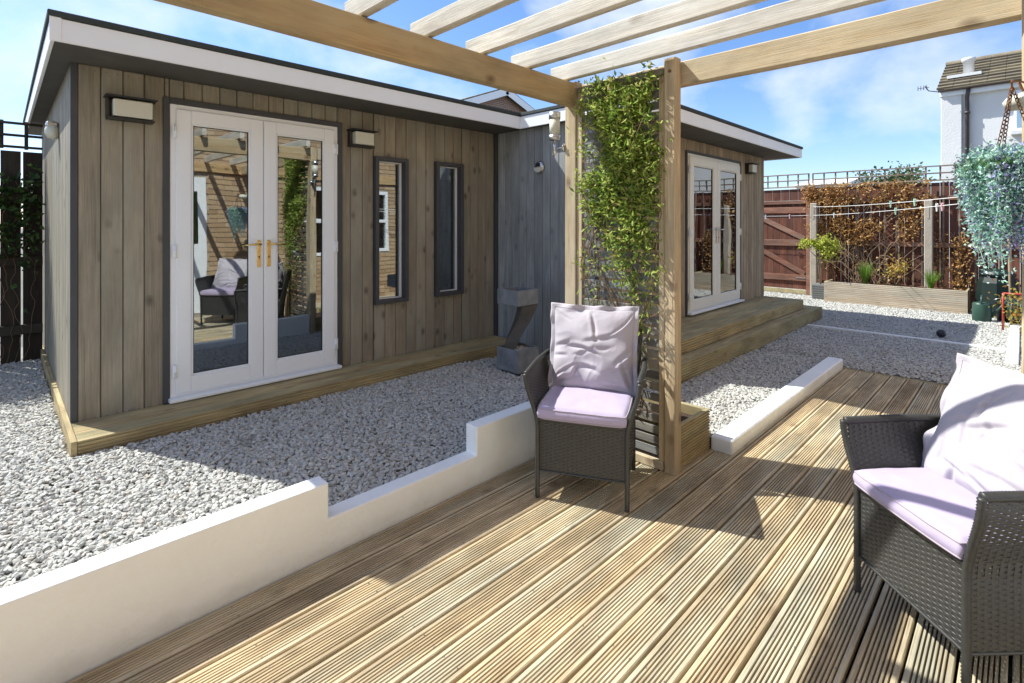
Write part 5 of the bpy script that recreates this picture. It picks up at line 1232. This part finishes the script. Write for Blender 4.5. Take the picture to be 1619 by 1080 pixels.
OPS = [(1.45, 2.25, .05, 2.1), (3.55, 4.35, .85, 2.05), (4.75, 5.5, .85, 2.05)]
def hole(a0, a1, z0, z1): return any(a1 > o[0] and a0 < o[1] and z1 > o[2] and z0 < o[3] for o in OPS)
xs = sorted({-2.0, 6.6} | {v for o in OPS for v in o[:2]}); wl = MB()
for a, b_ in zip(xs, xs[1:]):
    op = [o for o in OPS if o[0] <= a + 1e-6 and o[1] >= b_ - 1e-6]
    if op: wl.box(a, b_, HY - .25, HY, -.1, op[0][2]); wl.box(a, b_, HY - .25, HY, op[0][3], 5.0)
    else: wl.box(a, b_, HY - .25, HY, -.1, 5.0)
wl.box(-2, 6.6, HY - 5, HY - .251, -.1, 5.0); wl.build('wall', M['mortar'], hs, H0)
bm = MB(); z = 0.0; row = 0
while z < 4.9:
    x = -2.0 - (.1125 if row % 2 else 0)
    while x < 6.6:
        a0, a1 = max(x, -2), min(x + .215, 6.6)
        for o in OPS:
            if z + .065 > o[2] and z < o[3]:
                if a0 < o[0] < a1: a1 = o[0] if (o[0] - a0) > .02 else a0
                if a0 < o[1] < a1: a0 = o[1]
        if a1 - a0 > .02 and not hole(a0 + .001, a1 - .001, z, z + .065): bm.box(a0, a1, HY + .0005, HY + .011 + random.uniform(0, .003), z, z + .065)
        x += .225
    z += .075; row += 1
o = bm.build('brickwork', M['bricks'], hs, H0); o['kind'] = 'stuff'
for (a0, a1, z0, z1) in OPS[1:]:
    f = MB(); fw = .06
    f.box(a0, a0 + fw, HY - .06, HY + .02, z0, z1, .004); f.box(a1 - fw, a1, HY - .06, HY + .02, z0, z1, .004); f.box(a0 + fw, a1 - fw, HY - .06, HY + .02, z1 - fw, z1, .004); f.box(a0 + fw, a1 - fw, HY - .06, HY + .02, z0, z0 + fw, .004); f.box(a0 + fw, a1 - fw, HY - .05, HY + .018, (z0 + z1) / 2 - .03, (z0 + z1) / 2 + .03, .004)
    fr = f.build('window_frame', M['upvc'], hs, H0); g = MB(); g.box(a0 + fw, a1 - fw, HY - .03, HY - .025, z0 + fw, z1 - fw); g.build('pane', M['glass'], fr)
    g = MB(); g.box(a0, a1, HY - .2, HY - .12, z0, z1); [g.box(a0 + .06, a1 - .06, HY - .09, HY - .07, z0 + .06 + .03 * k, z0 + .064 + .03 * k) for k in range(36)]; g.build('blind', M['blind'], fr)
a0, a1, z0, z1 = OPS[0]; d = MB(); d.box(a0, a1, HY - .06, HY + .01, z0, z1, .005); dr = d.build('door', M['upvc'], hs, H0); d = MB(); d.box(a0 + .12, a1 - .12, HY + .0105, HY + .014, 1.1, 1.9); d.build('pane', M['glass'], dr); d = MB(); d.box(a0 + .06, a0 + .09, HY + .011, HY + .02, .95, 1.2, .002); d.tube([(a0 + .075, HY + .05, 1.12), (a0 + .19, HY + .05, 1.12)], .008, 8); d.tube([(a0 + .075, HY + .01, 1.12), (a0 + .075, HY + .05, 1.12)], .008, 8); d.build('handle', M['chrome'], dr)
rr = MB(); rr.prism([(HY + .35, 4.95), (HY - 2.6, 6.6), (HY - 5.4, 4.95)], 'x', -2.2, 6.8); rr.build('roof', M['tile'], hs, H0)
MB().box(-1.2, 6.6, HY + .012, HY + .05, 2.19, 2.33, .004).build('wall_plate', M['beam_x'], hs, H0)
